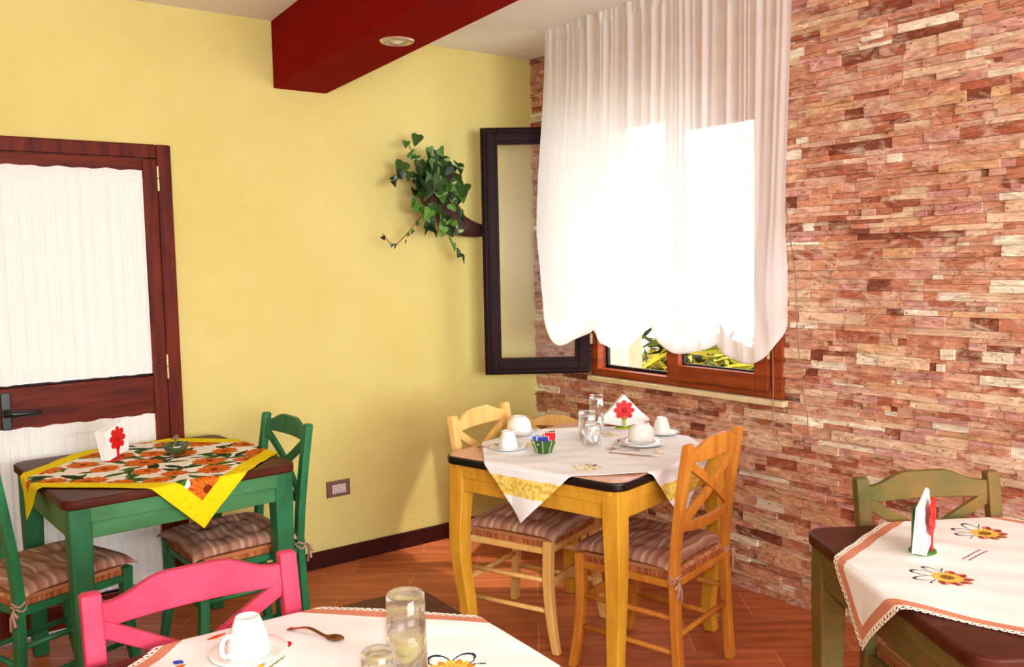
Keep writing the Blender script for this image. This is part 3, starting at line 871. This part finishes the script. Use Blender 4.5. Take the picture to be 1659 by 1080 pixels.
def leafy(x, y, cx, cy, s, kind):
    """embroidered sunflower; returns colour or None"""
    dx, dy = (x-cx)/s, (y-cy)/s; d = math.hypot(dx, dy); th = math.atan2(dy, dx)
    if d < .26: return (96, 60, 30) if noise.noise(Vector((x*400, y*400, 0))) > -.05 else (176, 140, 60)
    if d < .55:
        return (232, 178, 50) if math.sin(th*14+d*9) > -.35 else (236, 206, 120)
    if kind == 0:
        if d < .95 and -2.6 < th < 1.2:
            rim = .72+.2*abs(math.sin(th*5))
            if d < rim: return (150, 60, 36) if math.sin(th*10) > -.2 else (206, 140, 110)
        elif d < 1.35 and (th > 1.2 or th < -2.6):
            k = abs(math.sin(th*4.5)); rim = .55+.75*k
            if abs(d-rim) < .085: return (52, 52, 76)
    else:
        rim = .60+.22*abs(math.sin(th*7))
        if d < rim: return (240, 196, 60) if math.sin(th*7) > 0 else (214, 150, 40)
        k = abs(math.sin(th*3)); rim = .6+.7*k
        if abs(d-rim) < .07 and -.3 < th < 2.6: return (40, 46, 60)
    return None
def lace_col(h, a, b):
    e = h-max(abs(a), abs(b)); s = a if abs(b) > abs(a) else b
    if e < .016:
        c = ((s/.0145) % 1)-.5; q = (e-.008)/.0145
        r = math.hypot(c, q)
        if r < .24: return None
        if e < .004 and abs(c) > .38: return None
        return (244, 232, 214)
    if e < .040: return (212, 140, 110) if math.sin(s*700)+math.sin(e*900) > -1.0 else (196, 118, 92)
    return False
def right_cloth_col(a, b, h, x, y):
    c = lace_col(h, a, b)
    if c is not False: return c
    for (fx, fy, s) in ((-.236, -.012, .060), (.035, .285, .060), (-.02, -.27, .06), (.25, -.03, .055)):
        c = leafy(x, y, fx, fy, s, 0)
        if c: return c
    for (x0, y0, x1, y1) in ((-.135, .10, -.055, .155), (-.125, .09, -.045, .145)):
        t = ((x-x0)*(x1-x0)+(y-y0)*(y1-y0))/((x1-x0)**2+(y1-y0)**2)
        if 0 < t < 1 and math.hypot(x-x0-t*(x1-x0), y-y0-t*(y1-y0)) < .0022: return (150, 90, 110)
    return (240, 236, 230)
make_cloth('tablecloth', 'white cloth with embroidered brown-petalled sunflowers and orange crochet border, on the olive table', TR, A_R, .585, right_cloth_col, 5, n=330)
def near_cloth_col(a, b, h, x, y):
    c = lace_col(h, a, b)
    if c is not False: return c
    for (fx, fy, s) in ((.248, -.012, .056), (.10, .27, .01)):
        c = leafy(x, y, fx, fy, s, 1)
        if c and s > .02: return c
    for (px, py, an, l, w, col) in PET:
        dx, dy = x-px, y-py; u = dx*math.cos(an)+dy*math.sin(an); v = -dx*math.sin(an)+dy*math.cos(an)
        if abs(u) < l and abs(v) < w*(1-(u/l)**2): return col
    return (244, 241, 236)
# petals given in table coordinates
PET = [(.045, .268, 1.2, .013, .008, (206, 24, 24)), (-.148, .322, 2.1, .012, .010, (60, 80, 190)), (-.150, .300, .4, .012, .008, (220, 110, 40)),
       (-.06, .385, .3, .022, .007, (222, 90, 40)), (-.235, .345, .9, .016, .012, (150, 40, 90)), (-.01, .20, .6, .05, .003, (150, 140, 60)), (-.03, .205, .9, .02, .006, (230, 180, 50)), (.19, .0, .9, .015, .011, (196, 90, 60)), (.175, .03, .9, .007, .006, (196, 60, 40))]
make_cloth('tablecloth', 'white embroidered cloth with narrow orange crochet edge, under the inverted cup by the pink chair', TN, A_N, .585, near_cloth_col, 7, n=330)
def yellow_cloth_col(a, b, h, x, y):
    m = max(abs(x), abs(y))
    if .445 < m < .512:
        k = noise.noise(Vector((x*70, y*70, 5)))
        return (240, 218, 120) if k > .05 else ((232, 198, 84) if k > -.3 else (216, 178, 84))
    for fx, fy in ((-.27, -.16), (.1, -.27), (-.1, .25), (.25, .1)):
        d = math.hypot(x-fx, (y-fy))
        if d < .05:
            k = noise.noise(Vector((x*55, y*55, 2)))
            if k > .12: return (232, 202, 92)
            if k < -.28: return (110, 104, 84)
    return (242, 240, 240)
make_cloth('tablecloth', 'white cloth with a wide yellow embroidered band on its hanging corners', TY, A_Y, .605, yellow_cloth_col, 9, off=(-.012, -.028), twist=-2)

# ------------------------------------------------------------------ chairs
def chair_at(label, wood, mid, deg, **k):
    s = k.get('s', 1.0); r = R(deg); f = Vector((-math.sin(r), math.cos(r)))
    o = Vector(mid)+f*.25*s
    return make_chair(label, wood, (o.x, o.y, 0), r, **k)
chair_at('amber wooden cross-back chair with its back to the viewer, right of the yellow-banded tablecloth', M_orangewood, (2.385, 2.035), 15)
chair_at('pale honey cross-back chair on the yellow-wall side of the black-edged table, its seat tucked under', M_palewood, (2.10, 3.065), 201)
chair_at('small low wooden chair in the room corner, only its rail showing behind the tall glasses', M_palewood, (3.0, 3.66), 130, s=.755, cushion=False)
chair_at('raspberry pink cross-back chair pushed up to the near table', M_pinkwood, (.527, 1.815), 179)
chair_at('olive brown cross-back chair against the stone wall, behind the lace-edged cloth', M_olivewood, (2.385, 1.275), 151, cushion=False)
chair_at('dark green cross-back chair standing against the yellow wall, right of the green table', M_greenwood, (1.395, 3.43), 92)
rr_ = R(-70)
make_chair('green chair with pinkish striped cushion at the picture edge, left of the green table', M_greenwood, (.49, 3.47, 0), rr_)

# ------------------------------------------------------------------ tableware
ZT = TT+.0045
def at(P): return P
def coffee_cup(label, x, y, rot=0, s=1.0, z=0, group=None, plain=False):
    t = thing('coffee_cup', label, 'cup', (x, y, ZT+z), rot, group); t.scale = (s, s, s)
    bm = bmesh.new()
    # upside down: rim at z=0
    lathe(bm, [(.0001, .066), (.017, .066), (.0185, .070), (.0215, .070), (.023, .066), (.030, .048), (.0365, .024), (.0392, .004), (.0395, .0), (.0375, .0), (.0345, .024), (.028, .046), (.021, .0625), (.0001, .0625)], 40)
    obj('cup_body', bm, M_white, t, smooth=True)
    bm = bmesh.new(); tube(bm, catmull([(.034, 0, .045), (.052, 0, .046), (.060, 0, .030), (.054, 0, .014), (.037, 0, .013)], 5), .0042, 8)
    obj('handle', bm, M_white, t, smooth=True)
def wide_cup(label, x, y, rot=0, z=0, s=1.0):
    t = thing('breakfast_cup', label, 'cup', (x, y, ZT+z), rot); t.scale = (s, s, s)
    bm = bmesh.new()
    lathe(bm, [(.0001, .064), (.024, .064), (.026, .070), (.030, .070), (.031, .063), (.042, .056), (.050, .040), (.0525, .018), (.053, 0), (.0505, 0), (.0495, .018), (.047, .038), (.039, .053), (.0001, .060)], 44)
    obj('cup_body', bm, M_white, t, smooth=True)
    bm = bmesh.new(); tube(bm, catmull([(.048, 0, .044), (.068, 0, .044), (.076, 0, .028), (.068, 0, .014), (.052, 0, .013)], 5), .0045, 8)
    obj('handle', bm, M_white, t, smooth=True)
def saucer(label, x, y, r=.072, z=0, name='saucer', cat='saucer', group=None):
    bm = bmesh.new(); k = r/.072
    lathe(bm, [(.0001, .003), (.026*k, .003), (.030*k, .004), (.055*k, .008), (.071*k, .0135), (.072*k, .0125), (.056*k, .0055), (.032*k, .0), (.0001, .0)], 48)
    return tag(obj(name, bm, M_white, None, smooth=True, loc=(x, y, ZT+.0012+z)), label, cat, group)
def tumbler(label, x, y, h=.12, r=.034, facets=0, z=0, rtop=None):
    """inverted drinking glass, thick base on top"""
    rt = rtop or r*.86
    f = (lambda a, zz: 1-.045*(abs(math.sin(a*facets/2)) if h*.10 < zz < h*.9 else 0)) if facets else None
    bm = bmesh.new(); w = .0022
    lathe(bm, [(.0001, h), (rt*.9, h), (rt, h-.004), (rt+(r-rt)*.35, h*.62), (r, .0), (r-w, .0), (rt+(r-rt)*.35-w, h*.60), (rt-w, h-.020), (rt*.6, h-.015), (.0001, h-.014)], 48, facet=f)
    return tag(obj('drinking_glass', bm, M_glass, None, smooth=True, loc=(x, y, ZT+z)), label, 'glass')
def spoon(label, x, y, rot, L=.14, name='teaspoon', cat='spoon', m=None, z=0, fork=False):
    t = thing(name, label, cat, (x, y, ZT+z), rot)
    bm = bmesh.new(); n = 10; rings = []
    for i in range(n+1):
        a = i/n; w = .0042+(.003 if a < .3 else 0)*(1-a/.3) ; xx = -L/2+a*L*.72; zz = .004+.010*math.sin(PI*a)**2
        rings.append([(xx, -w, zz), (xx, w, zz), (xx, w, zz+.0016), (xx, -w, zz+.0016)])
    loft(bm, rings); obj('handle', bm, m or M_steel, t, bevel=.0006)
    bm = bmesh.new(); rings = []; n = 12
    for i in range(n+1):
        a = i/n; hw = .0145*math.sin(PI*min(.98, max(.04, a**.85)))**.6; xx = L*.20+a*L*.30
        dz = .006*math.sin(PI*a)
        rings.append([(xx, -hw, .006), (xx, -hw*.5, .006-dz*.8), (xx, hw*.5, .006-dz*.8), (xx, hw, .006), (xx, hw*.5, .0075-dz*.8), (xx, -hw*.5, .0075-dz*.8)])
    loft(bm, rings); obj('bowl', bm, m or M_steel, t, smooth=True)
    return t
def knife(label, x, y, rot, L=.2, z=0):
    t = thing('table_knife', label, 'knife', (x, y, ZT+z), rot)
    bm = bmesh.new(); post_pts = [(-L/2, .005), (-L*.05, .004)]
    loft(bm, [[(-L/2, -.006, .001), (-L/2, .006, .001), (-L/2, .006, .006), (-L/2, -.006, .006)], [(0, -.004, .001), (0, .004, .001), (0, .004, .005), (0, -.004, .005)]]); obj('handle', bm, M_steel, t, bevel=.001)
    bm = bmesh.new(); loft(bm, [[(0, -.004, .002), (0, .006, .002), (0, .006, .0035), (0, -.004, .0035)], [(L*.4, -.004, .002), (L*.4, .008, .002), (L*.4, .008, .003), (L*.4, -.004, .003)], [(L*.5, -.001, .002), (L*.5, .001, .002), (L*.5, .001, .003), (L*.5, -.001, .003)]]); obj('blade', bm, M_steel, t)
def flower_pts(r, n=8, k=14):
    P = []
    for i in range(n*k):
        th = 2*PI*i/(n*k); rr = r*(.62+.38*abs(math.cos(th*n/2))**.55)
        P.append((rr*math.sin(th), rr*math.cos(th)))
    return P
def napkin_holder(label, x, y, rot, base_m, fr=.045, h=.075, nap=.14, lean=0, tall=False, back_m=None, naprot=45):
    """two upright plates on a foot, a red flower on the front plate (local -y), napkins between"""
    t = thing('napkin_holder', label, 'napkin holder', (x, y, ZT), rot)
    bm = bmesh.new(); lathe(bm, [(.0001, .006), (.036, .006), (.040, .003), (.040, 0), (.0001, 0)], 32)
    for v in bm.verts: v.co.y *= .8
    obj('foot', bm, base_m, t, smooth=False, bevel=.001)
    bm = bmesh.new(); slab(bm, [(a, -.021, h+b) for a, b in flower_pts(fr)], .004, (0, 1, 0)); fl = obj('flower_plate', bm, M_red, t, bevel=.001)
    bm = bmesh.new(); lathe(bm, [(.0001, .003), (.008, .002), (.011, 0), (.0001, 0)], 20)
    for v in bm.verts: v.co = Vector((v.co.x, -.0235-v.co.z, h+v.co.y))
    obj('flower_centre', bm, mat('deep red', (170, 8, 10), .5), fl, smooth=True)
    bm = bmesh.new(); bx(bm, -.005, .005, -.023, -.019, .003, h-fr*.6); obj('stem', bm, M_red if tall else base_m, t)
    bm = bmesh.new(); bx(bm, -.035, .035, .017, .021, .004, h+.025); obj('back_plate', bm, back_m or base_m, t, bevel=.001)
    return t
def napkins(label, x, y, rot, w=.105, n=9, ang=45, fan=.25, hgt=0, lean=0):
    """folded paper squares standing on edge in a holder"""
    bm = bmesh.new(); rnd = random.Random(int(x*100))
    for i in range(n):
        yy = -.015+.030*i/(n-1); a = R(ang)+rnd.uniform(-.05, .05)
        sq = [(w/2*c, w/2*s) for c, s in ((-1, -1), (1, -1), (1, 1), (-1, 1))]
        pts = []
        for px, pz in sq:
            X = px*math.cos(a)-pz*math.sin(a); Z = px*math.sin(a)+pz*math.cos(a)
            pts.append((X, Z))
        z0 = min(p[1] for p in pts)
        # cut the lowest corner by resting the stack: shift so that widest part sits in the holder
        P = []
        for X, Z in pts:
            zz = Z-z0-hgt; sp = 1+fan*max(0, zz)/.1
            P.append((X+rnd.uniform(-.002, .002), yy*sp+lean*max(0, zz), max(.0065, zz)))
        # subdivide outline for a slight curl
        slab(bm, P, .0022, (0, 1, 0))
    return tag(obj('paper_napkins', bm, M_napkin, None, loc=(x, y, ZT), rotz=rot), label, 'napkins')

# near table
saucer('white saucer under the upside-down cup on the near table', .558, 1.600)
coffee_cup('upside-down white espresso cup with handle turned left, on the near table', .558, 1.600, R(200), z=.0068, s=1.03)
spoon('dark bronze-looking teaspoon lying right of the near inverted cup', .695, 1.605, R(-62), .135, m=mat('bronzed steel', (150, 96, 62), .25, .5, metal=.9))
tumbler('tall clear glass standing upside down on the near table beside the sunflower', .757, 1.352, .148, .037, rtop=.0345)
tumbler('short fluted clear glass at the bottom edge of the picture, left of the tall glass', .672, 1.30, .085, .033, facets=12)

# green table
napkin_holder('red flower napkin holder on the orange-flowered cloth', .775, 3.635, R(42), M_red, fr=.047, h=.085, tall=True, back_m=M_lime)
napkins('white paper napkins in the red holder on the green table', .775, 3.635, R(42), ang=12, w=.125, hgt=0, fan=.3, n=13)
t = thing('glass_bowl', 'small greenish glass dish on the orange-flowered cloth', 'bowl', (.992, 3.575, ZT))
bm = bmesh.new(); lathe(bm, [(.0001, .004), (.024, .004), (.036, .022), (.050, .042), (.053, .041), (.040, .019), (.028, 0), (.0001, 0)], 36, facet=lambda a, z: 1+.05*math.sin(a*8)*(z/.04)); obj('dish', bm, mat('olive green pressed glass', (70, 84, 44), .12, .7), t, smooth=True)
spoon('teaspoon standing in the small green glass dish', .992, 3.585, R(60), .11, z=.03).rotation_euler = (0, R(-38), R(60))

# yellow table
saucer('white saucer under the upside-down cup left of the sugar bowl', 2.020, 2.757)
coffee_cup('upside-down white cup nearest the left edge of the yellow-banded cloth', 2.020, 2.757, R(215), z=.0068, s=.98)
saucer('white saucer under the wide inverted cup beside the pale chair', 2.238, 2.972, .08)
wide_cup('wide upside-down white breakfast cup beside the pale chair back', 2.238, 2.972, R(20), z=.0092)
saucer('large white plate, lower of the two under the wide inverted cup', 2.455, 2.462, .088, name='plate', cat='plate')
saucer('white saucer, upper of the two under the wide inverted cup before the napkins', 2.455, 2.462, .076, z=.010)
wide_cup('wide upside-down white breakfast cup in front of the white napkins', 2.455, 2.462, R(60), z=.0195)
saucer('white saucer under the small inverted cup near the stone wall', 2.675, 2.565)
coffee_cup('small upside-down white cup near the stone wall, right of the napkins', 2.675, 2.565, R(20), z=.0068, s=.95)
tumbler('clear fluted glass upside down, tallest and rearmost of the three on the yellow-banded cloth', 2.50, 2.775, .165, .034, facets=12)
tumbler('clear fluted glass upside down, the middle one of the three on the yellow-banded cloth', 2.395, 2.715, .115, .040, facets=14)
tumbler('clear fluted glass upside down, frontmost of the three on the yellow-banded cloth', 2.335, 2.615, .09, .034, facets=12)
napkin_holder('red flower napkin holder with lime foot on the yellow-banded cloth', 2.66, 2.775, R(-37), M_lime, fr=.044, h=.082)
napkins('fan of white paper napkins behind the red flower on the yellow-banded cloth', 2.665, 2.78, R(-37), w=.155, ang=45, hgt=.075, fan=.3)
t = thing('sugar_bowl', 'dark green faceted glass bowl holding sugar packets', 'bowl', (2.093, 2.625, ZT))
bm = bmesh.new(); lathe(bm, [(.0001, .004), (.024, .004), (.045, .052), (.049, .052), (.030, 0), (.0001, 0)], 8); obj('dish', bm, mat('dark green pressed glass', (38, 84, 34), .12, .7), t)
bm = bmesh.new()
for k in range(8):
    a = 2*PI*k/8; tube(bm, [(.0305*math.cos(a), .0305*math.sin(a), .002), (.0495*math.cos(a), .0495*math.sin(a), .052)], .0028, 6)
obj('rib', bm, mat('pale green glass ridge', (150, 170, 100), .15, .6), t)
for k, (dx, dy, rz, rx, c, nm) in enumerate([(-.020, .012, 20, 50, (60, 100, 200), 'brighter blue sugar packet standing behind the dark blue one in the green bowl'), (.016, -.020, -8, 62, (222, 24, 24), 'bright red sugar packet leaning at the front of the green bowl'), (.0, .020, 5, 60, (150, 60, 70), 'maroon sugar packet at the back of the green bowl'), (-.016, -.016, 10, 55, (40, 50, 150), 'dark blue sugar packet at the front left of the green bowl'), (.026, .016, 40, 60, (236, 236, 230), 'white sugar packet at the right of the green bowl')]):
    bm = bmesh.new(); box(bm, (0, 0, 0), (.042, .030, .004)); box(bm, (0, 0, 0), (.048, .034, .0012), mi=1)
    o = obj('sugar_packet', bm, [mat('packet', c, .5), M_napkin], None, bevel=.0008)
    o.location = (2.093+dx, 2.625+dy, ZT+.050+(.012 if k == 1 else 0)); o.rotation_euler = (R(rx), 0, R(rz-36)); tag(o, nm, 'sugar packet', 'sugar packets in the green bowl')
spoon('teaspoon behind the cup left of the sugar bowl', 1.99, 2.83, R(150), .12)
spoon('teaspoon resting in the saucer by the small cup left of the sugar bowl', 2.325, 2.885, R(25), .12)
knife('table knife lying in front of the wide inverted cup', 2.31, 2.36, R(-60), .19)
spoon('teaspoon beside the knife in front of the wide inverted cup', 2.34, 2.45, R(118), .135)
spoon('teaspoon between the glasses and the wide inverted cup', 2.42, 2.56, R(30), .12)
bm = bmesh.new()
loft(bm, [[(-.085, -.06, 0), (.085, -.06, 0), (.085, .06, 0), (-.085, .06, 0)], [(-.084, -.059, .0035), (.084, -.059, .0035), (.084, .059, .0035), (-.084, .059, .0035)]])
tag(obj('folded_napkin', bm, M_napkin, None, loc=(2.50, 2.30, ZT+.0015), rotz=R(20)), 'flat folded white napkin at the amber chair place setting', 'napkin')

# right table
napkin_holder('green-footed napkin holder with red flower seen edge-on, on the crochet-edged cloth', 2.075, 1.115, R(20), M_dgreen, fr=.05, h=.09, tall=True, back_m=M_dgreen)
napkins('white paper napkins standing in the green holder on the olive table', 2.075, 1.115, R(20), w=.125, ang=10, hgt=0, fan=-.5, n=14, lean=-.0)

# ------------------------------------------------------------------ cornucopia with ivy
hc = thing('horn_planter', 'dark horn-shaped wall planter mounted on the yellow wall beside the open window', 'planter', (2.45, YW, 1.75))
def horn():
    P = catmull([(2.86, 3.97, 1.672), (2.78, 3.965, 1.672), (2.70, 3.96, 1.676), (2.60, 3.95, 1.705), (2.52, 3.935, 1.765), (2.465, 3.92, 1.85), (2.44, 3.91, 1.945)], 8)
    rad = []
    n = len(P)
    for i in range(n):
        t = i/(n-1); r = .017+.098*t**1.25
        r += .006*math.exp(-((t-.13)/.03)**2)+.004*math.exp(-((t-.2)/.02)**2)+.0022*math.sin(i*2.6)
        if t > .97: r += .006
        rad.append(r)
    return P, rad
P, rad = horn()
off = Vector((2.45, YW, 1.75))
bm = bmesh.new(); tube(bm, [p-off for p in P], rad, 20, cap=True)
for v in bm.verts: v.co.y = min(v.co.y*.85-.012, -.002)
obj('horn_body', bm, mat('dark reddish bark', (74, 30, 22), .6, .4, rgb2=(40, 16, 14), vscale=(25, 25, 25), bump=.8, bscale=60), hc, smooth=True)
iv = thing('ivy_plant', 'green ivy plant spilling out of the horn-shaped wall planter', 'plant', (2.44, 3.93, 1.93))
io = Vector((2.44, 3.93, 1.93))
def wp(px, py, y=3.9):   # wall-plane helper: metres from where the ivy shows
    return Vector((2.431+(px-700)*.00366+(py-280)*.00016, y, 1.962-(py-280)*.00312))
rnd = random.Random(12)
bmL = bmesh.new(); cl = bmL.loops.layers.float_color.new('Col')
LC = [(30, 62, 18), (46, 84, 24), (22, 48, 18), (64, 112, 30), (86, 136, 44), (16, 36, 16), (36, 70, 22)]
def leaf(p, size, nrm=None, ang=None, col=None):
    nrm = (nrm or Vector((rnd.uniform(-.8, .8), -1, rnd.uniform(-.5, .9)))).normalized()
    a = nrm.cross(Vector((0, 0, 1))).normalized(); b = a.cross(nrm)
    an = ang if ang is not None else rnd.uniform(PI*.75, PI*1.25)
    u = a*math.sin(an)+b*math.cos(an); v = nrm.cross(u)
    out = [(0, 0), (-.08, .22), (-.02, .48), (.22, .5), (.5, .34), (.8, .18), (1.05, 0), (.8, -.18), (.5, -.34), (.22, -.5), (-.02, -.48), (-.08, -.22)]
    c = bmL.verts.new(p+u*size*.35-nrm*size*.06)
    vs = [bmL.verts.new(p+u*s*size+v*t*size+nrm*size*(.10*abs(t)*2-.10*s)) for s, t in out]
    k = lin(col or rnd.choice(LC)); k2 = lin((150, 170, 110)) if rnd.random() < .35 else k
    for i in range(len(vs)):
        f = bmL.faces.new((c, vs[i], vs[(i+1) % len(vs)]))
        kk = k2 if (i in (2, 3, 8, 9) and rnd.random() < .5) else k
        for l in f.loops: l[cl] = (*kk, 1)
bmS = bmesh.new()
def vine(pts, nleaf, size, cap_col=(170, 130, 70)):
    C = catmull([wp(*p)-io for p in pts], 6); tube(bmS, C, .0028, 6)
    for i in range(nleaf):
        p = C[min(len(C)-1, int((i+.5)/nleaf*len(C)))]
        leaf(p+Vector((rnd.uniform(-.015, .015), -.01, rnd.uniform(-.01, .01))), size*rnd.uniform(.7, 1.1))
vine([(690, 285), (670, 262), (664, 245), (657, 232)], 4, .055)
vine([(690, 290), (665, 285), (645, 280), (632, 292)], 7, .05)
vine([(675, 350), (665, 360), (655, 372), (640, 388), (625, 397), (610, 380)], 9, .028)
vine([(715, 350), (716, 375), (718, 392), (728, 405), (733, 418)], 8, .045)
vine([(700, 285), (725, 278), (735, 290), (735, 305)], 8, .05)
vine([(690, 285), (672, 310), (668, 335), (680, 355), (690, 375)], 11, .055)
vine([(705, 290), (706, 320), (712, 345), (708, 365)], 10, .06)
vine([(715, 285), (728, 320), (733, 345), (722, 360)], 8, .05)
vine([(680, 300), (690, 330), (685, 350), (678, 372)], 9, .055)
vine([(700, 280), (690, 262), (700, 255), (715, 262)], 9, .055)
for _ in range(85):
    px = rnd.gauss(692, 15); py = rnd.gauss(292, 22); leaf(wp(px, py, rnd.uniform(3.78, 3.93))-io, rnd.uniform(.045, .078))
for _ in range(8):
    leaf(wp(rnd.uniform(668, 730), rnd.uniform(325, 372), rnd.uniform(3.80, 3.86))-io, rnd.uniform(.04, .06))
obj('vine_stem', bmS, mat('ivy stem', (150, 110, 60), .7), iv, smooth=True)
o = obj('ivy_leaves', bmL, attr_mat('ivy leaf', .35, .5), iv, smooth=False)

# ------------------------------------------------------------------ camera
yaw, pitch, roll = R(36.63725), R(-4.62176), R(-1.15691)
f = Vector((math.sin(yaw)*math.cos(pitch), math.cos(yaw)*math.cos(pitch), math.sin(pitch)))
r = Vector((math.cos(yaw), -math.sin(yaw), 0)); u = r.cross(f)
r2 = math.cos(roll)*r+math.sin(roll)*u; u2 = -math.sin(roll)*r+math.cos(roll)*u
cd = bpy.data.cameras.new('camera'); cam = bpy.data.objects.new('camera', cd); COL.objects.link(cam)
cam.matrix_world = Matrix(((r2.x, u2.x, -f.x, 0), (r2.y, u2.y, -f.y, 0), (r2.z, u2.z, -f.z, 1.5), (0, 0, 0, 1)))
cd.sensor_width = 36; cd.lens = 1437.88*36/1659; cd.clip_start = .05
SC.camera = cam

# ------------------------------------------------------------------ light
def light(name, kind, loc, energy, color=(1, 1, 1), rot=None, **k):
    d = bpy.data.lights.new(name, kind); d.energy = energy; d.color = color
    for a, b in k.items(): setattr(d, a, b)
    o = bpy.data.objects.new(name, d); COL.objects.link(o); o.location = loc
    if rot is not None: o.rotation_euler = rot
    return o
fl = light('camera_flash', 'AREA', (.05, -.02, 1.65), 21, (.97, .98, 1), shape='DISK', size=.09)
fl.rotation_euler = cam.matrix_world.to_euler()
light('front_fill_light', 'AREA', (.7, YF-T-.15, 1.65), 300, (.90, .96, 1), rot=(R(90), 0, 0), shape='RECTANGLE', size=3.3, size_y=1.5)  # added fill lamp, shining in through the invented opening behind the camera
light('overhead_fill', 'AREA', (2.3, -.6, 2.6), 14, (1, .98, .95), rot=(0, 0, 0), shape='DISK', size=.7)  # unseen overhead fill without a fixture, added to brighten the room
wp_ = light('window_portal', 'AREA', (XW+.2, 2.94, 1.55), 60, (1, 1, 1), rot=(0, R(90), 0), shape='RECTANGLE', size=1.3, size_y=1.2); wp_.data.cycles.is_portal = True
sun = light('sun', 'SUN', (8, 0, 6), 3.2, (1, .95, .85), angle=R(1.5))
sun.rotation_euler = Vector((-.55, .45, -.95)).to_track_quat('-Z', 'Y').to_euler()
W = bpy.data.worlds.new('World'); SC.world = W; W.use_nodes = True
bg = W.node_tree.nodes['Background']; bg.inputs[0].default_value = (.94, .975, 1, 1); bg.inputs[1].default_value = 5.0
SC.view_settings.view_transform = 'Standard'; SC.view_settings.look = 'None'; SC.view_settings.gamma = 1; SC.view_settings.exposure = -0.1
SC.view_settings.use_curve_mapping = False
